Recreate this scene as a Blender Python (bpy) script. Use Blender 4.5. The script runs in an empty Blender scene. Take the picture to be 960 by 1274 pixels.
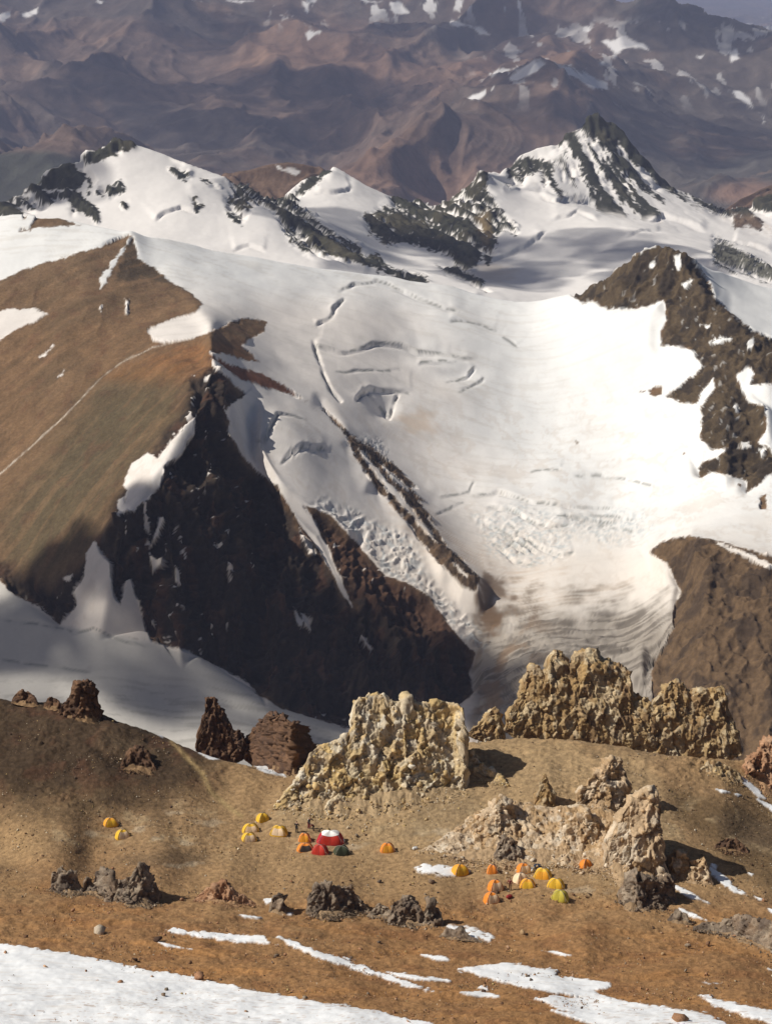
import bpy, bmesh, math, random
import numpy as np
from mathutils import Vector
from mathutils.geometry import delaunay_2d_cdt

# ------------------------------------------------------------------ camera, world, sun
SC = bpy.context.scene
COL = SC.collection
CAMZ, FPX, CX, CY = 127.0, 2400.0, 480.0, 637.0     # metres above the camp, focal length and centre in photo pixels
PITCH = math.radians(16.39)
cam_d = bpy.data.cameras.new('camera')
cam_d.sensor_fit = 'VERTICAL'
cam_d.sensor_height = 36.0
cam_d.lens = FPX / 1274.0 * 36.0
cam_d.clip_start = 1.0
cam_d.clip_end = 200000.0
cam = bpy.data.objects.new('camera', cam_d)
cam.location = (0, 0, CAMZ)
cam.rotation_euler = (math.pi / 2 - PITCH, 0, 0)
COL.objects.link(cam)
SC.camera = cam

SUN_EL, SUN_BACK = math.radians(44), math.radians(-6)   # elevation; how far the sun stands beyond straight left
to_sun = Vector((-math.cos(SUN_BACK) * math.cos(SUN_EL), math.sin(SUN_BACK) * math.cos(SUN_EL), math.sin(SUN_EL)))
sun_d = bpy.data.lights.new('sun', 'SUN')
sun_d.energy = 4.9
sun_d.angle = math.radians(0.53)
sun_d.color = (1.0, 0.95, 0.85)
sun = bpy.data.objects.new('sun', sun_d)
sun.rotation_euler = to_sun.to_track_quat('Z', 'Y').to_euler()
sun.location = (0, 0, 900)
COL.objects.link(sun)
world = bpy.data.worlds.new('World')
SC.world = world
world.use_nodes = True
wn = world.node_tree
sky = wn.nodes.new('ShaderNodeTexSky')
sky.sky_type = 'NISHITA'
sky.sun_disc = False
sky.sun_elevation = SUN_EL
sky.sun_rotation = math.atan2(to_sun.x, to_sun.y)
sky.altitude = 0
sky.air_density = 0.8
sky.dust_density = 2.0
sky.ozone_density = 0.3
wn.links.new(sky.outputs[0], wn.nodes['Background'].inputs[0])
wn.nodes['Background'].inputs[1].default_value = 0.05
SC.view_settings.view_transform = 'Standard'
SC.view_settings.look = 'None'
SC.view_settings.exposure = -0.16
SC.view_settings.gamma = 1.0
SC.cycles.volume_bounces = 1
SC.cycles.max_bounces = 6
SC.cycles.diffuse_bounces = 3

# ------------------------------------------------------------------ helpers: pixels, noise, polygons
SP, CP = math.sin(PITCH), math.cos(PITCH)
def ray(px, py):
    a = (px - CX) / FPX; b = (CY - py) / FPX
    return a, CP + b * SP, -SP + b * CP
def at_y(px, py, Y):                                  # point of the pixel's ray at forward distance Y
    dx, dy, dz = ray(px, py); t = Y / dy
    return dx * t, Y, CAMZ + dz * t
def at_z(px, py, z):                                  # point of the pixel's ray at height z
    dx, dy, dz = ray(px, py); t = (z - CAMZ) / dz
    return dx * t, dy * t, z
def project(x, y, z):
    zc = y * CP - (z - CAMZ) * SP
    yc = y * SP + (z - CAMZ) * CP
    zc = np.maximum(zc, 1.0)
    return CX + FPX * x / zc, CY - FPX * yc / zc

_rs = np.random.RandomState(7)
PERM = np.concatenate([_rs.permutation(4096)] * 2).astype(np.int32)
_g = _rs.uniform(0, 2 * np.pi, 4096)
GX, GY = np.cos(_g).astype(np.float32), np.sin(_g).astype(np.float32)
RND = _rs.uniform(0, 1, 4096).astype(np.float32)
def h2(i, j, s=0):
    return PERM[(PERM[(i + s * 131) & 4095] + j) & 4095]
def h3(i, j, k, s=0):
    return PERM[(PERM[(PERM[(i + s * 131) & 4095] + j) & 4095] + k) & 4095]
def perlin(x, y, s=0):
    xi = np.floor(x).astype(np.int32); yi = np.floor(y).astype(np.int32)
    fx = (x - xi).astype(np.float32); fy = (y - yi).astype(np.float32)
    u = fx * fx * fx * (fx * (fx * 6 - 15) + 10); v = fy * fy * fy * (fy * (fy * 6 - 15) + 10)
    def g(di, dj):
        h = h2(xi + di, yi + dj, s)
        return GX[h] * (fx - di) + GY[h] * (fy - dj)
    a = g(0, 0); b = g(1, 0); c = g(0, 1); d = g(1, 1)
    return 1.5 * ((a + u * (b - a)) * (1 - v) + (c + u * (d - c)) * v)
def fbm(x, y, oc=5, s=0, gain=0.5, lac=2.03):
    t = 0; A = 1.0; f = 1.0
    for o in range(oc):
        t = t + A * perlin(x * f + 17.3 * o, y * f - 9.1 * o, s + o); A *= gain; f *= lac
    return t
def ridged(x, y, oc=5, s=0, gain=0.5, lac=2.07):
    t = 0; A = 1.0; f = 1.0; w = 1.0
    for o in range(oc):
        n = 1 - np.abs(perlin(x * f + 31.7 * o, y * f + 5.3 * o, s + o)) * 1.6
        n = n * n * w; t = t + A * n
        w = np.clip(n * 1.4, 0, 1); A *= gain; f *= lac
    return t
def worley2(x, y, s=0):                               # nearest, second nearest, cell number
    xi = np.floor(x).astype(np.int32); yi = np.floor(y).astype(np.int32)
    f1 = np.full(x.shape, 9.0, np.float32); f2 = f1.copy(); cid = np.zeros(x.shape, np.int32)
    for di in (-1, 0, 1):
        for dj in (-1, 0, 1):
            h = h2(xi + di, yi + dj, s)
            d = np.hypot(xi + di + RND[h] - x, yi + dj + RND[(h * 7 + 3) & 4095] - y).astype(np.float32)
            m = d < f1
            f2 = np.where(m, f1, np.minimum(f2, d)); cid = np.where(m, h, cid); f1 = np.where(m, d, f1)
    return f1, f2, cid
_fd = _rs.normal(size=(4096, 3)); FDIR = (_fd / np.linalg.norm(_fd, axis=1, keepdims=True)).astype(np.float32)
def worley3(p, s=0):                                  # nearest, second nearest, cell number, and a tilted plane per cell (broken faces)
    q = np.floor(p).astype(np.int32)
    n = len(p)
    f1 = np.full(n, 9.0, np.float32); f2 = f1.copy(); cid = np.zeros(n, np.int32); off = np.zeros((n, 3), np.float32)
    for di in (-1, 0, 1):
        for dj in (-1, 0, 1):
            for dk in (-1, 0, 1):
                h = h3(q[:, 0] + di, q[:, 1] + dj, q[:, 2] + dk, s)
                o = np.stack([p[:, 0] - q[:, 0] - di - RND[h], p[:, 1] - q[:, 1] - dj - RND[(h * 7 + 3) & 4095], p[:, 2] - q[:, 2] - dk - RND[(h * 13 + 11) & 4095]], -1)
                d = np.sqrt((o * o).sum(1)).astype(np.float32)
                m = d < f1
                f2 = np.where(m, f1, np.minimum(f2, d)); cid = np.where(m, h, cid); f1 = np.where(m, d, f1); off = np.where(m[:, None], o, off)
    return f1, f2, cid, (off * FDIR[cid]).sum(1)
def sstep(a, b, x):
    t = np.clip((x - a) / (b - a), 0, 1)
    return t * t * (3 - 2 * t)
def poly_sd(px, py, poly):                            # signed distance to a polygon, inside positive, in photo pixels
    out = np.full(px.shape, -60.0, np.float32)
    P = np.array(poly, float)
    m = (px > P[:, 0].min() - 30) & (px < P[:, 0].max() + 30) & (py > P[:, 1].min() - 30) & (py < P[:, 1].max() + 30)
    if not m.any():
        return out
    x, y = px[m], py[m]
    best = np.full(x.shape, 1e9); ins = np.zeros(x.shape, bool)
    for (x0, y0), (x1, y1) in zip(P, np.roll(P, -1, 0)):
        ex, ey = x1 - x0, y1 - y0
        t = np.clip(((x - x0) * ex + (y - y0) * ey) / (ex * ex + ey * ey + 1e-9), 0, 1)
        best = np.minimum(best, (x - x0 - t * ex) ** 2 + (y - y0 - t * ey) ** 2)
        if y0 != y1:
            ins ^= ((y0 > y) != (y1 > y)) & (x < ex * (y - y0) / (y1 - y0) + x0)
    out[m] = np.where(ins, 1, -1) * np.sqrt(best)
    return out
def pmask(px, py, poly, soft=1.0, jit=0.0):
    return sstep(-soft, soft, poly_sd(px, py, poly) + jit)
def line_sd(px, py, line, reach=40):                  # distance to a polyline; sign positive above (farther side); arc position 0..1
    L = np.array(line, float)
    d = np.full(px.shape, 1e3, np.float32); tt = np.zeros(px.shape, np.float32)
    m = (px > L[:, 0].min() - reach) & (px < L[:, 0].max() + reach) & (py > L[:, 1].min() - reach) & (py < L[:, 1].max() + reach)
    if not m.any():
        return d, tt
    x, y = px[m], py[m]
    best = np.full(x.shape, 1e9); sg = np.ones(x.shape); ta = np.zeros(x.shape)
    n = len(L) - 1
    for k in range(n):
        x0, y0 = L[k]; ex, ey = L[k + 1] - L[k]
        t = np.clip(((x - x0) * ex + (y - y0) * ey) / (ex * ex + ey * ey + 1e-9), 0, 1)
        q = (x - x0 - t * ex) ** 2 + (y - y0 - t * ey) ** 2
        c = ex * (y - y0) - ey * (x - x0)
        b = q < best
        best = np.where(b, q, best); sg = np.where(b, np.where(c < 0, 1, -1), sg); ta = np.where(b, (k + t) / n, ta)
    d[m] = sg * np.sqrt(best); tt[m] = ta
    return d, tt
def blur(a, k, axis):
    for _ in range(k):
        p = np.take(a, [0], axis); q = np.take(a, [-1], axis)
        e = np.concatenate([p, a, q], axis)
        n = a.shape[axis]
        a = 0.25 * np.take(e, range(0, n), axis) + 0.5 * np.take(e, range(1, n + 1), axis) + 0.25 * np.take(e, range(2, n + 2), axis)
    return a

def gauss(a, sig, axis):                              # three box passes
    r = max(1, int(round(sig * 0.98)))
    a = np.moveaxis(a, axis, 0)
    for _ in range(3):
        e = np.concatenate([np.repeat(a[:1], r, 0), a, np.repeat(a[-1:], r, 0)], 0)
        c = np.concatenate([np.zeros_like(e[:1]), np.cumsum(e, 0)], 0)
        a = (c[2 * r + 1:] - c[:-(2 * r + 1)]) / (2 * r + 1)
    return np.moveaxis(a, 0, axis)

# ------------------------------------------------------------------ helpers: objects and materials
def tag(o, label=None, cat=None, group=None, kind=None):
    for k, v in (('label', label), ('category', cat), ('group', group), ('kind', kind)):
        if v: o[k] = v
    return o
def mesh_np(name, V, Fq, mat, attrs=None, smooth=True, parent=None):
    me = bpy.data.meshes.new(name)
    V = np.asarray(V, np.float32).reshape(-1, 3); Fq = np.asarray(Fq, np.int32)
    n, k = Fq.shape
    me.vertices.add(len(V)); me.vertices.foreach_set('co', V.ravel())
    me.loops.add(n * k); me.loops.foreach_set('vertex_index', Fq.ravel())
    me.polygons.add(n)
    me.polygons.foreach_set('loop_start', np.arange(0, n * k, k, dtype=np.int32))
    me.update(calc_edges=True)
    if smooth: me.polygons.foreach_set('use_smooth', np.ones(n, bool))
    for an, (ty, data) in (attrs or {}).items():
        at = me.attributes.new(an, ty, 'POINT')
        if ty == 'FLOAT_COLOR':
            c = np.ones((len(V), 4), np.float32); c[:, :3] = data
            at.data.foreach_set('color', c.ravel())
        else:
            at.data.foreach_set('value', np.asarray(data, np.float32).ravel())
    me.validate()
    me.materials.append(mat)
    o = bpy.data.objects.new(name, me)
    COL.objects.link(o)
    if parent: o.parent = parent
    return o
def nodes_of(name):
    m = bpy.data.materials.new(name); m.use_nodes = True
    nt = m.node_tree
    return m, nt, nt.nodes, nt.links, nt.nodes['Principled BSDF']
def land_material(name, scales, var, bump, bump_scale, rough=0.95, snow_bump=0.25):
    """rock, scree and snow: colour from the ground's own colour attribute, broken up by noise and fine relief"""
    m, nt, N, L, P = nodes_of(name)
    g = N.new('ShaderNodeNewGeometry')
    al = N.new('ShaderNodeAttribute'); al.attribute_name = 'alb'
    sn = N.new('ShaderNodeAttribute'); sn.attribute_name = 'snow'
    rockw = N.new('ShaderNodeMath'); rockw.operation = 'MULTIPLY_ADD'; rockw.inputs[1].default_value = -0.88; rockw.inputs[2].default_value = 1.0
    L.new(sn.outputs['Fac'], rockw.inputs[0])
    cur = al.outputs['Color']
    for sc_, am in zip(scales, var):
        nz = N.new('ShaderNodeTexNoise'); nz.inputs['Scale'].default_value = sc_; nz.inputs['Detail'].default_value = 6; nz.inputs['Roughness'].default_value = 0.65
        L.new(g.outputs['Position'], nz.inputs['Vector'])
        mr = N.new('ShaderNodeMapRange'); mr.inputs[1].default_value = 0.25; mr.inputs[2].default_value = 0.75
        mr.inputs[3].default_value = 1 - am; mr.inputs[4].default_value = 1 + am
        L.new(nz.outputs['Fac'], mr.inputs[0])
        mx = N.new('ShaderNodeMix'); mx.data_type = 'RGBA'; mx.blend_type = 'MULTIPLY'
        L.new(rockw.outputs[0], mx.inputs['Factor']); L.new(cur, mx.inputs['A']); L.new(mr.outputs[0], mx.inputs['B'])
        cur = mx.outputs['Result']
    L.new(cur, P.inputs['Base Color'])
    P.inputs['Roughness'].default_value = rough
    P.inputs['Specular IOR Level'].default_value = 0.15
    bz = N.new('ShaderNodeTexNoise'); bz.inputs['Scale'].default_value = bump_scale; bz.inputs['Detail'].default_value = 8; bz.inputs['Roughness'].default_value = 0.6
    L.new(g.outputs['Position'], bz.inputs['Vector'])
    bs = N.new('ShaderNodeMapRange'); bs.inputs[3].default_value = 1.0; bs.inputs[4].default_value = snow_bump
    L.new(sn.outputs['Fac'], bs.inputs[0])
    bp = N.new('ShaderNodeBump'); bp.inputs['Distance'].default_value = bump
    L.new(bs.outputs[0], bp.inputs['Strength']); L.new(bz.outputs['Fac'], bp.inputs['Height']); L.new(bp.outputs['Normal'], P.inputs['Normal'])
    return m
def plain_material(name, color, rough=0.7, var=0.15, scale=6.0, bump=0.0, bscale=20.0, spec=0.3):
    m, nt, N, L, P = nodes_of(name)
    tc = N.new('ShaderNodeTexCoord')
    nz = N.new('ShaderNodeTexNoise'); nz.inputs['Scale'].default_value = scale; nz.inputs['Detail'].default_value = 5
    L.new(tc.outputs['Object'], nz.inputs['Vector'])
    mr = N.new('ShaderNodeMapRange'); mr.inputs[1].default_value = 0.3; mr.inputs[2].default_value = 0.7
    mr.inputs[3].default_value = 1 - var; mr.inputs[4].default_value = 1 + var
    L.new(nz.outputs['Fac'], mr.inputs[0])
    mx = N.new('ShaderNodeMix'); mx.data_type = 'RGBA'; mx.blend_type = 'MULTIPLY'; mx.inputs['Factor'].default_value = 1
    mx.inputs['A'].default_value = (*color, 1); L.new(mr.outputs[0], mx.inputs['B'])
    L.new(mx.outputs['Result'], P.inputs['Base Color'])
    P.inputs['Roughness'].default_value = rough; P.inputs['Specular IOR Level'].default_value = spec
    if bump:
        bz = N.new('ShaderNodeTexNoise'); bz.inputs['Scale'].default_value = bscale; bz.inputs['Detail'].default_value = 6
        L.new(tc.outputs['Object'], bz.inputs['Vector'])
        bp = N.new('ShaderNodeBump'); bp.inputs['Distance'].default_value = bump
        L.new(bz.outputs['Fac'], bp.inputs['Height']); L.new(bp.outputs['Normal'], P.inputs['Normal'])
    return m

# ------------------------------------------------------------------ land: height from survey points, then relief
class Land:
    """A stretch of terrain z(x, y). Survey points carry a real forward distance; ridge lines are breaklines.
    The grid fans out from the viewer's valley side so that its mesh is finest where the land is seen best."""
    def __init__(s, points, lines, y0, y1, u0=-0.245, u1=0.245, nu=520, nv=900, smooth=(3, 3)):
        s.u0, s.u1, s.v0, s.v1 = u0, u1, math.log(y0), math.log(y1)
        V = []; E = []
        for p in points: V.append(s._pt(p))
        for ln in lines:
            k0 = len(V)
            for p in ln: V.append(s._pt(p))
            E += [(k, k + 1) for k in range(k0, len(V) - 1)]
        V = np.array(V)
        K = 1.0
        vs, es, fs, ov, *_ = delaunay_2d_cdt([Vector((a[0] * 4, a[1] * K)) for a in V], E, [], 0, 1e-5)
        P2 = np.array([(v[0] / 4, v[1] / K) for v in vs])
        Z = np.array([np.mean([V[i, 2] for i in o]) if len(o) else np.nan for o in ov])
        for i in np.where(np.isnan(Z))[0]:           # crossings of breaklines
            d = np.hypot(V[:, 0] * 4 - P2[i, 0] * 4, V[:, 1] - P2[i, 1]); k = np.argsort(d)[:3]
            w = 1 / (d[k] + 1e-6); Z[i] = (V[k, 2] * w).sum() / w.sum()
        us = np.linspace(u0, u1, nu); vv = np.linspace(s.v0, s.v1, nv)
        G = np.full((nu, nv), np.nan)
        for f in fs:
            a, b, c = f[0], f[1], f[2]
            (x0, y0_), (x1, y1_), (x2, y2_) = P2[a], P2[b], P2[c]
            i0, i1 = np.searchsorted(us, min(x0, x1, x2) - 1e-9), np.searchsorted(us, max(x0, x1, x2) + 1e-9)
            j0, j1 = np.searchsorted(vv, min(y0_, y1_, y2_) - 1e-9), np.searchsorted(vv, max(y0_, y1_, y2_) + 1e-9)
            if i1 <= i0 or j1 <= j0: continue
            X, Y = np.meshgrid(us[i0:i1], vv[j0:j1], indexing='ij')
            den = (y1_ - y2_) * (x0 - x2) + (x2 - x1) * (y0_ - y2_)
            if abs(den) < 1e-14: continue
            l0 = ((y1_ - y2_) * (X - x2) + (x2 - x1) * (Y - y2_)) / den
            l1 = ((y2_ - y0_) * (X - x2) + (x0 - x2) * (Y - y2_)) / den
            l2 = 1 - l0 - l1
            m = (l0 > -1e-6) & (l1 > -1e-6) & (l2 > -1e-6)
            sub = G[i0:i1, j0:j1]
            sub[m] = (l0 * Z[a] + l1 * Z[b] + l2 * Z[c])[m]
        for j in range(1, nv):                       # outside the survey: carry the nearest height outward
            b = np.isnan(G[:, j]); G[b, j] = G[b, j - 1]
        for j in range(nv - 2, -1, -1):
            b = np.isnan(G[:, j]); G[b, j] = G[b, j + 1]
        for i in range(1, nu):
            b = np.isnan(G[i]); G[i, b] = G[i - 1, b]
        for i in range(nu - 2, -1, -1):
            b = np.isnan(G[i]); G[i, b] = G[i + 1, b]
        if u1 > .3:                                  # beyond the survey the land runs on as it is at its edge
            i0, i1 = np.searchsorted(us, -.268), np.searchsorted(us, .268)
            G[:i0] = G[i0]; G[i1:] = G[i1 - 1]
        s.G = blur(blur(G, smooth[0], 0), smooth[1], 1)
        s.nu, s.nv = nu, nv
        s.S = s.G
    def soften(s, su, sv, crest=None):               # a rounded copy of the land for snow and scree; a skyline crest keeps its height
        us = np.linspace(s.u0, s.u1, s.nu)
        E = s.G.copy()
        if crest is not None:
            C = np.array([s._pt(p) for p in crest])
            jc = np.clip(((np.interp(us, C[:, 0], C[:, 1]) - s.v0) / (s.v1 - s.v0) * (s.nv - 1)).astype(int), 40, s.nv - 2)
            for i in range(s.nu):
                sl = (E[i, jc[i]] - E[i, jc[i] - 30]) / 30
                E[i, jc[i]:] = E[i, jc[i]] + sl * np.arange(s.nv - jc[i]) * .8
        E = gauss(gauss(E, su, 0), sv, 1)
        if crest is not None:
            for i in range(s.nu):
                k = jc[i]
                E[i, k:] = s.G[i, k:] + (E[i, k] - s.G[i, k])
            E = blur(E, 5, 1)
        s.S = E
    def _pt(s, p):
        px, py, d = p[:3]
        x, y, z = at_z(px, py, d[0]) if isinstance(d, (tuple, list)) else at_y(px, py, d)
        return x / y, math.log(y), z
    def z_uv(s, u, v, soft=False):
        G = s.S if soft else s.G
        a = np.clip((u - s.u0) / (s.u1 - s.u0) * (s.nu - 1), 0, s.nu - 1.001); b = np.clip((v - s.v0) / (s.v1 - s.v0) * (s.nv - 1), 0, s.nv - 1.001)
        i = a.astype(int); j = b.astype(int); fa = a - i; fb = b - j
        return (G[i, j] * (1 - fa) + G[i + 1, j] * fa) * (1 - fb) + (G[i, j + 1] * (1 - fa) + G[i + 1, j + 1] * fa) * fb
    def z(s, x, y):
        x = np.asarray(x, float); y = np.asarray(y, float)
        return s.z_uv(x / y, np.log(y))
    def hit(s, px, py, ya=None, yb=None):             # where a pixel's line of sight first meets this land
        ya = ya or math.exp(s.v0); yb = yb or math.exp(s.v1)
        Y = np.exp(np.linspace(math.log(ya), math.log(yb), 4000))
        dx, dy, dz = ray(px, py); t = Y / dy
        below = CAMZ + dz * t < s.z(dx * t, Y)
        k = int(np.argmax(below)) if below.any() else len(Y) - 1
        return dx * t[k], Y[k], float(s.z(dx * t[k], Y[k]))
    def grid(s, ncol, nrow, sm=14, hid=0.12, vis_eps=0.02):
        us = np.linspace(s.u0, s.u1, ncol)
        if s.u1 > .3:                                # coarse margins either side of the part in view
            us = np.concatenate([np.linspace(s.u0, -.24, 36)[:-1], np.linspace(-.24, .24, ncol - 70), np.linspace(.24, s.u1, 36)[1:]])
        vf = np.linspace(s.v0, s.v1, 1600)
        U, W = np.meshgrid(us, vf, indexing='ij')
        Z = s.z_uv(U, W); Y = np.exp(W)
        px, py = project(U * Y, Y, Z)
        d = -np.diff(py, axis=1)
        cost = np.where(d > 0, d, hid * np.abs(d)) + vis_eps * 1274 / 1600
        lowest = np.minimum.accumulate(py, axis=1)[:, 1:]
        cost = np.where((py[:, 1:] > lowest + 12), cost * 0.3, cost)      # behind a nearer ridge
        cost = np.where((py[:, 1:] > 1340), cost * 0.1, cost)
        cost = blur(cost, 6, 1)
        C = np.concatenate([np.zeros((ncol, 1)), np.cumsum(cost, 1)], 1); C /= C[:, -1:]
        tq = np.linspace(0, 1, nrow)
        V = np.stack([np.interp(tq, C[i], vf) for i in range(ncol)])
        V = blur(V, sm, 0)
        U = np.repeat(us[:, None], nrow, 1)
        Z = s.z_uv(U, V); Y = np.exp(V)
        s.soft_z = s.z_uv(U, V, True)
        return U * Y, Y, Z
def grid_normals(X, Y, Z):
    a = np.stack([np.gradient(X, axis=0), np.gradient(Y, axis=0), np.gradient(Z, axis=0)], -1)
    b = np.stack([np.gradient(X, axis=1), np.gradient(Y, axis=1), np.gradient(Z, axis=1)], -1)
    n = np.cross(a, b); n /= np.linalg.norm(n, axis=-1, keepdims=True) + 1e-9
    return n * np.where(n[..., 2:] < 0, -1, 1)
def grid_faces(nc, nr):
    i = np.arange(nc * nr).reshape(nc, nr)
    return np.stack([i[:-1, :-1], i[1:, :-1], i[1:, 1:], i[:-1, 1:]], -1).reshape(-1, 4)
def split_land(X, Y, Z, alb, snow, mat, pieces):
    """pieces: list of (name, face-mask function on vertex arrays); each face goes to the first piece that claims it"""
    nc, nr = X.shape
    F_ = grid_faces(nc, nr)
    V = np.stack([X, Y, Z], -1).reshape(-1, 3); A = alb.reshape(-1, 3); S = snow.reshape(-1)
    left = np.ones(len(F_), bool); out = []
    for name, vm in pieces:
        fm = left if vm is None else left & (vm.reshape(-1)[F_].mean(1) > 0.5)
        left = left & ~fm
        if fm.sum() < 3: continue
        f = F_[fm]; used, inv = np.unique(f, return_inverse=True)
        o = mesh_np(name, V[used], inv.reshape(-1, 4), mat, {'alb': ('FLOAT_COLOR', A[used]), 'snow': ('FLOAT', S[used])})
        tag(o, kind='structure'); out.append(o)
    return out
def mixc(base, col, w):
    return base + (np.array(col, np.float32) - base) * np.asarray(w)[..., None]

# ------------------------------------------------------------------ the camp plateau and the slope above it
EDGE = (-170, 1130)
near_pts = [(-170, 1274, (29,)), (0, 1274, (27,)), (240, 1274, (26,)), (480, 1274, (25,)), (720, 1274, (23,)), (960, 1274, (21,)), (1130, 1274, (20,)),
    (-170, 1190, (14,)), (0, 1180, (12.5,)), (240, 1195, (12.5,)), (480, 1210, (11.5,)), (720, 1220, (10,)), (960, 1225, (8.5,)), (1130, 1225, (8,)),
    (-170, 1105, (4.6,)), (0, 1102, (4.2,)), (80, 1108, (3.6,)), (200, 1122, (3.3,)), (270, 1118, (2.6,)), (345, 1132, (2.6,)), (440, 1142, (2.3,)), (550, 1158, (2.0,)),
    (660, 1165, (1.6,)), (780, 1160, (1.2,)), (870, 1170, (1.0,)), (960, 1190, (1.2,)), (1130, 1200, (1.2,)),
    (-170, 1060, (2.2,)), (0, 1062, (1.8,)), (110, 1066, (1.1,)), (240, 1082, (.4,)), (330, 1085, (0,)), (460, 1095, (-.1,)), (600, 1128, (0,)), (730, 1125, (0,)),
    (150, 1030, (1.2,)), (300, 1040, (.2,)), (400, 1045, (.2,)), (500, 1060, (.1,)), (570, 1085, (0,)), (650, 1092, (0,)), (720, 1090, (.1,)), (790, 1115, (.1,)),
    (-170, 980, (5.4,)), (0, 985, (4.6,)), (100, 990, (3.6,)), (120, 950, (5.6,)), (200, 1000, (1.9,)), (230, 960, (3.4,)), (280, 985, (1.3,)), (330, 1000, (.7,)),
    (60, 910, (7.2,)), (400, 1000, (.8,)), (470, 1012, (.9,)), (560, 1010, (1.3,)), (530, 1050, (.4,)), (600, 980, (1.6,)), (560, 955, (2.0,)), (620, 935, (2.2,)),
    (700, 955, (2.1,)), (780, 965, (1.4,)), (830, 985, (.4,)), (860, 1010, (-1.0,)), (960, 1000, (-4,)), (1130, 1010, (-6,)), (900, 1060, (-2.0,)), (960, 1060, (-3,)), (1130, 1080, (-4,)),
    (840, 1100, (-.3,)), (900, 1120, (-.6,)), (960, 1130, (-1,)), (1130, 1140, (-1.5,)), (680, 1010, (2.0,)), (760, 1030, (1.2,)), (640, 1040, (1.0,)), (820, 1050, (-.2,))]
near_crest = [(-170, 862, (9.6,)), (0, 864, (8.6,)), (60, 866, (8.4,)), (120, 880, (8.0,)), (165, 898, (6.8,)), (215, 920, (5.0,)), (260, 940, (3.6,)), (310, 952, (2.6,)), (360, 966, (2.0,)),
    (410, 950, (2.6,)), (480, 930, (3.0,)), (560, 922, (3.0,)), (620, 916, (3.0,)), (690, 914, (3.2,)), (750, 922, (3.2,)), (830, 938, (2.4,)), (900, 942, (1.0,)), (960, 950, (-1.0,)), (1130, 970, (-4,))]
near_far = []
for px in range(-170, 1131, 100):
    u = (px - CX) / FPX / (CP - 0.05)
    for Y, z in ((345, -26), (420, -95), (560, -250), (800, -460)):
        near_far.append((px, 0, (Y, z)))
    for Y, z in ((40, 97), (90, 64), (130, 43.5)):
        near_far.append((px, 0, (Y, z)))
class NearLand(Land):
    def _pt(s, p):
        px, py, d = p[:3]
        if isinstance(d, tuple) and len(d) == 2:
            return (px - CX) / FPX * 1.06, math.log(d[0]), d[1]
        return Land._pt(s, p)
NEAR = NearLand(near_pts + near_far, [near_crest], 40, 800, -0.44, 0.44, 848, 1000, (30, 16))

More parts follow.
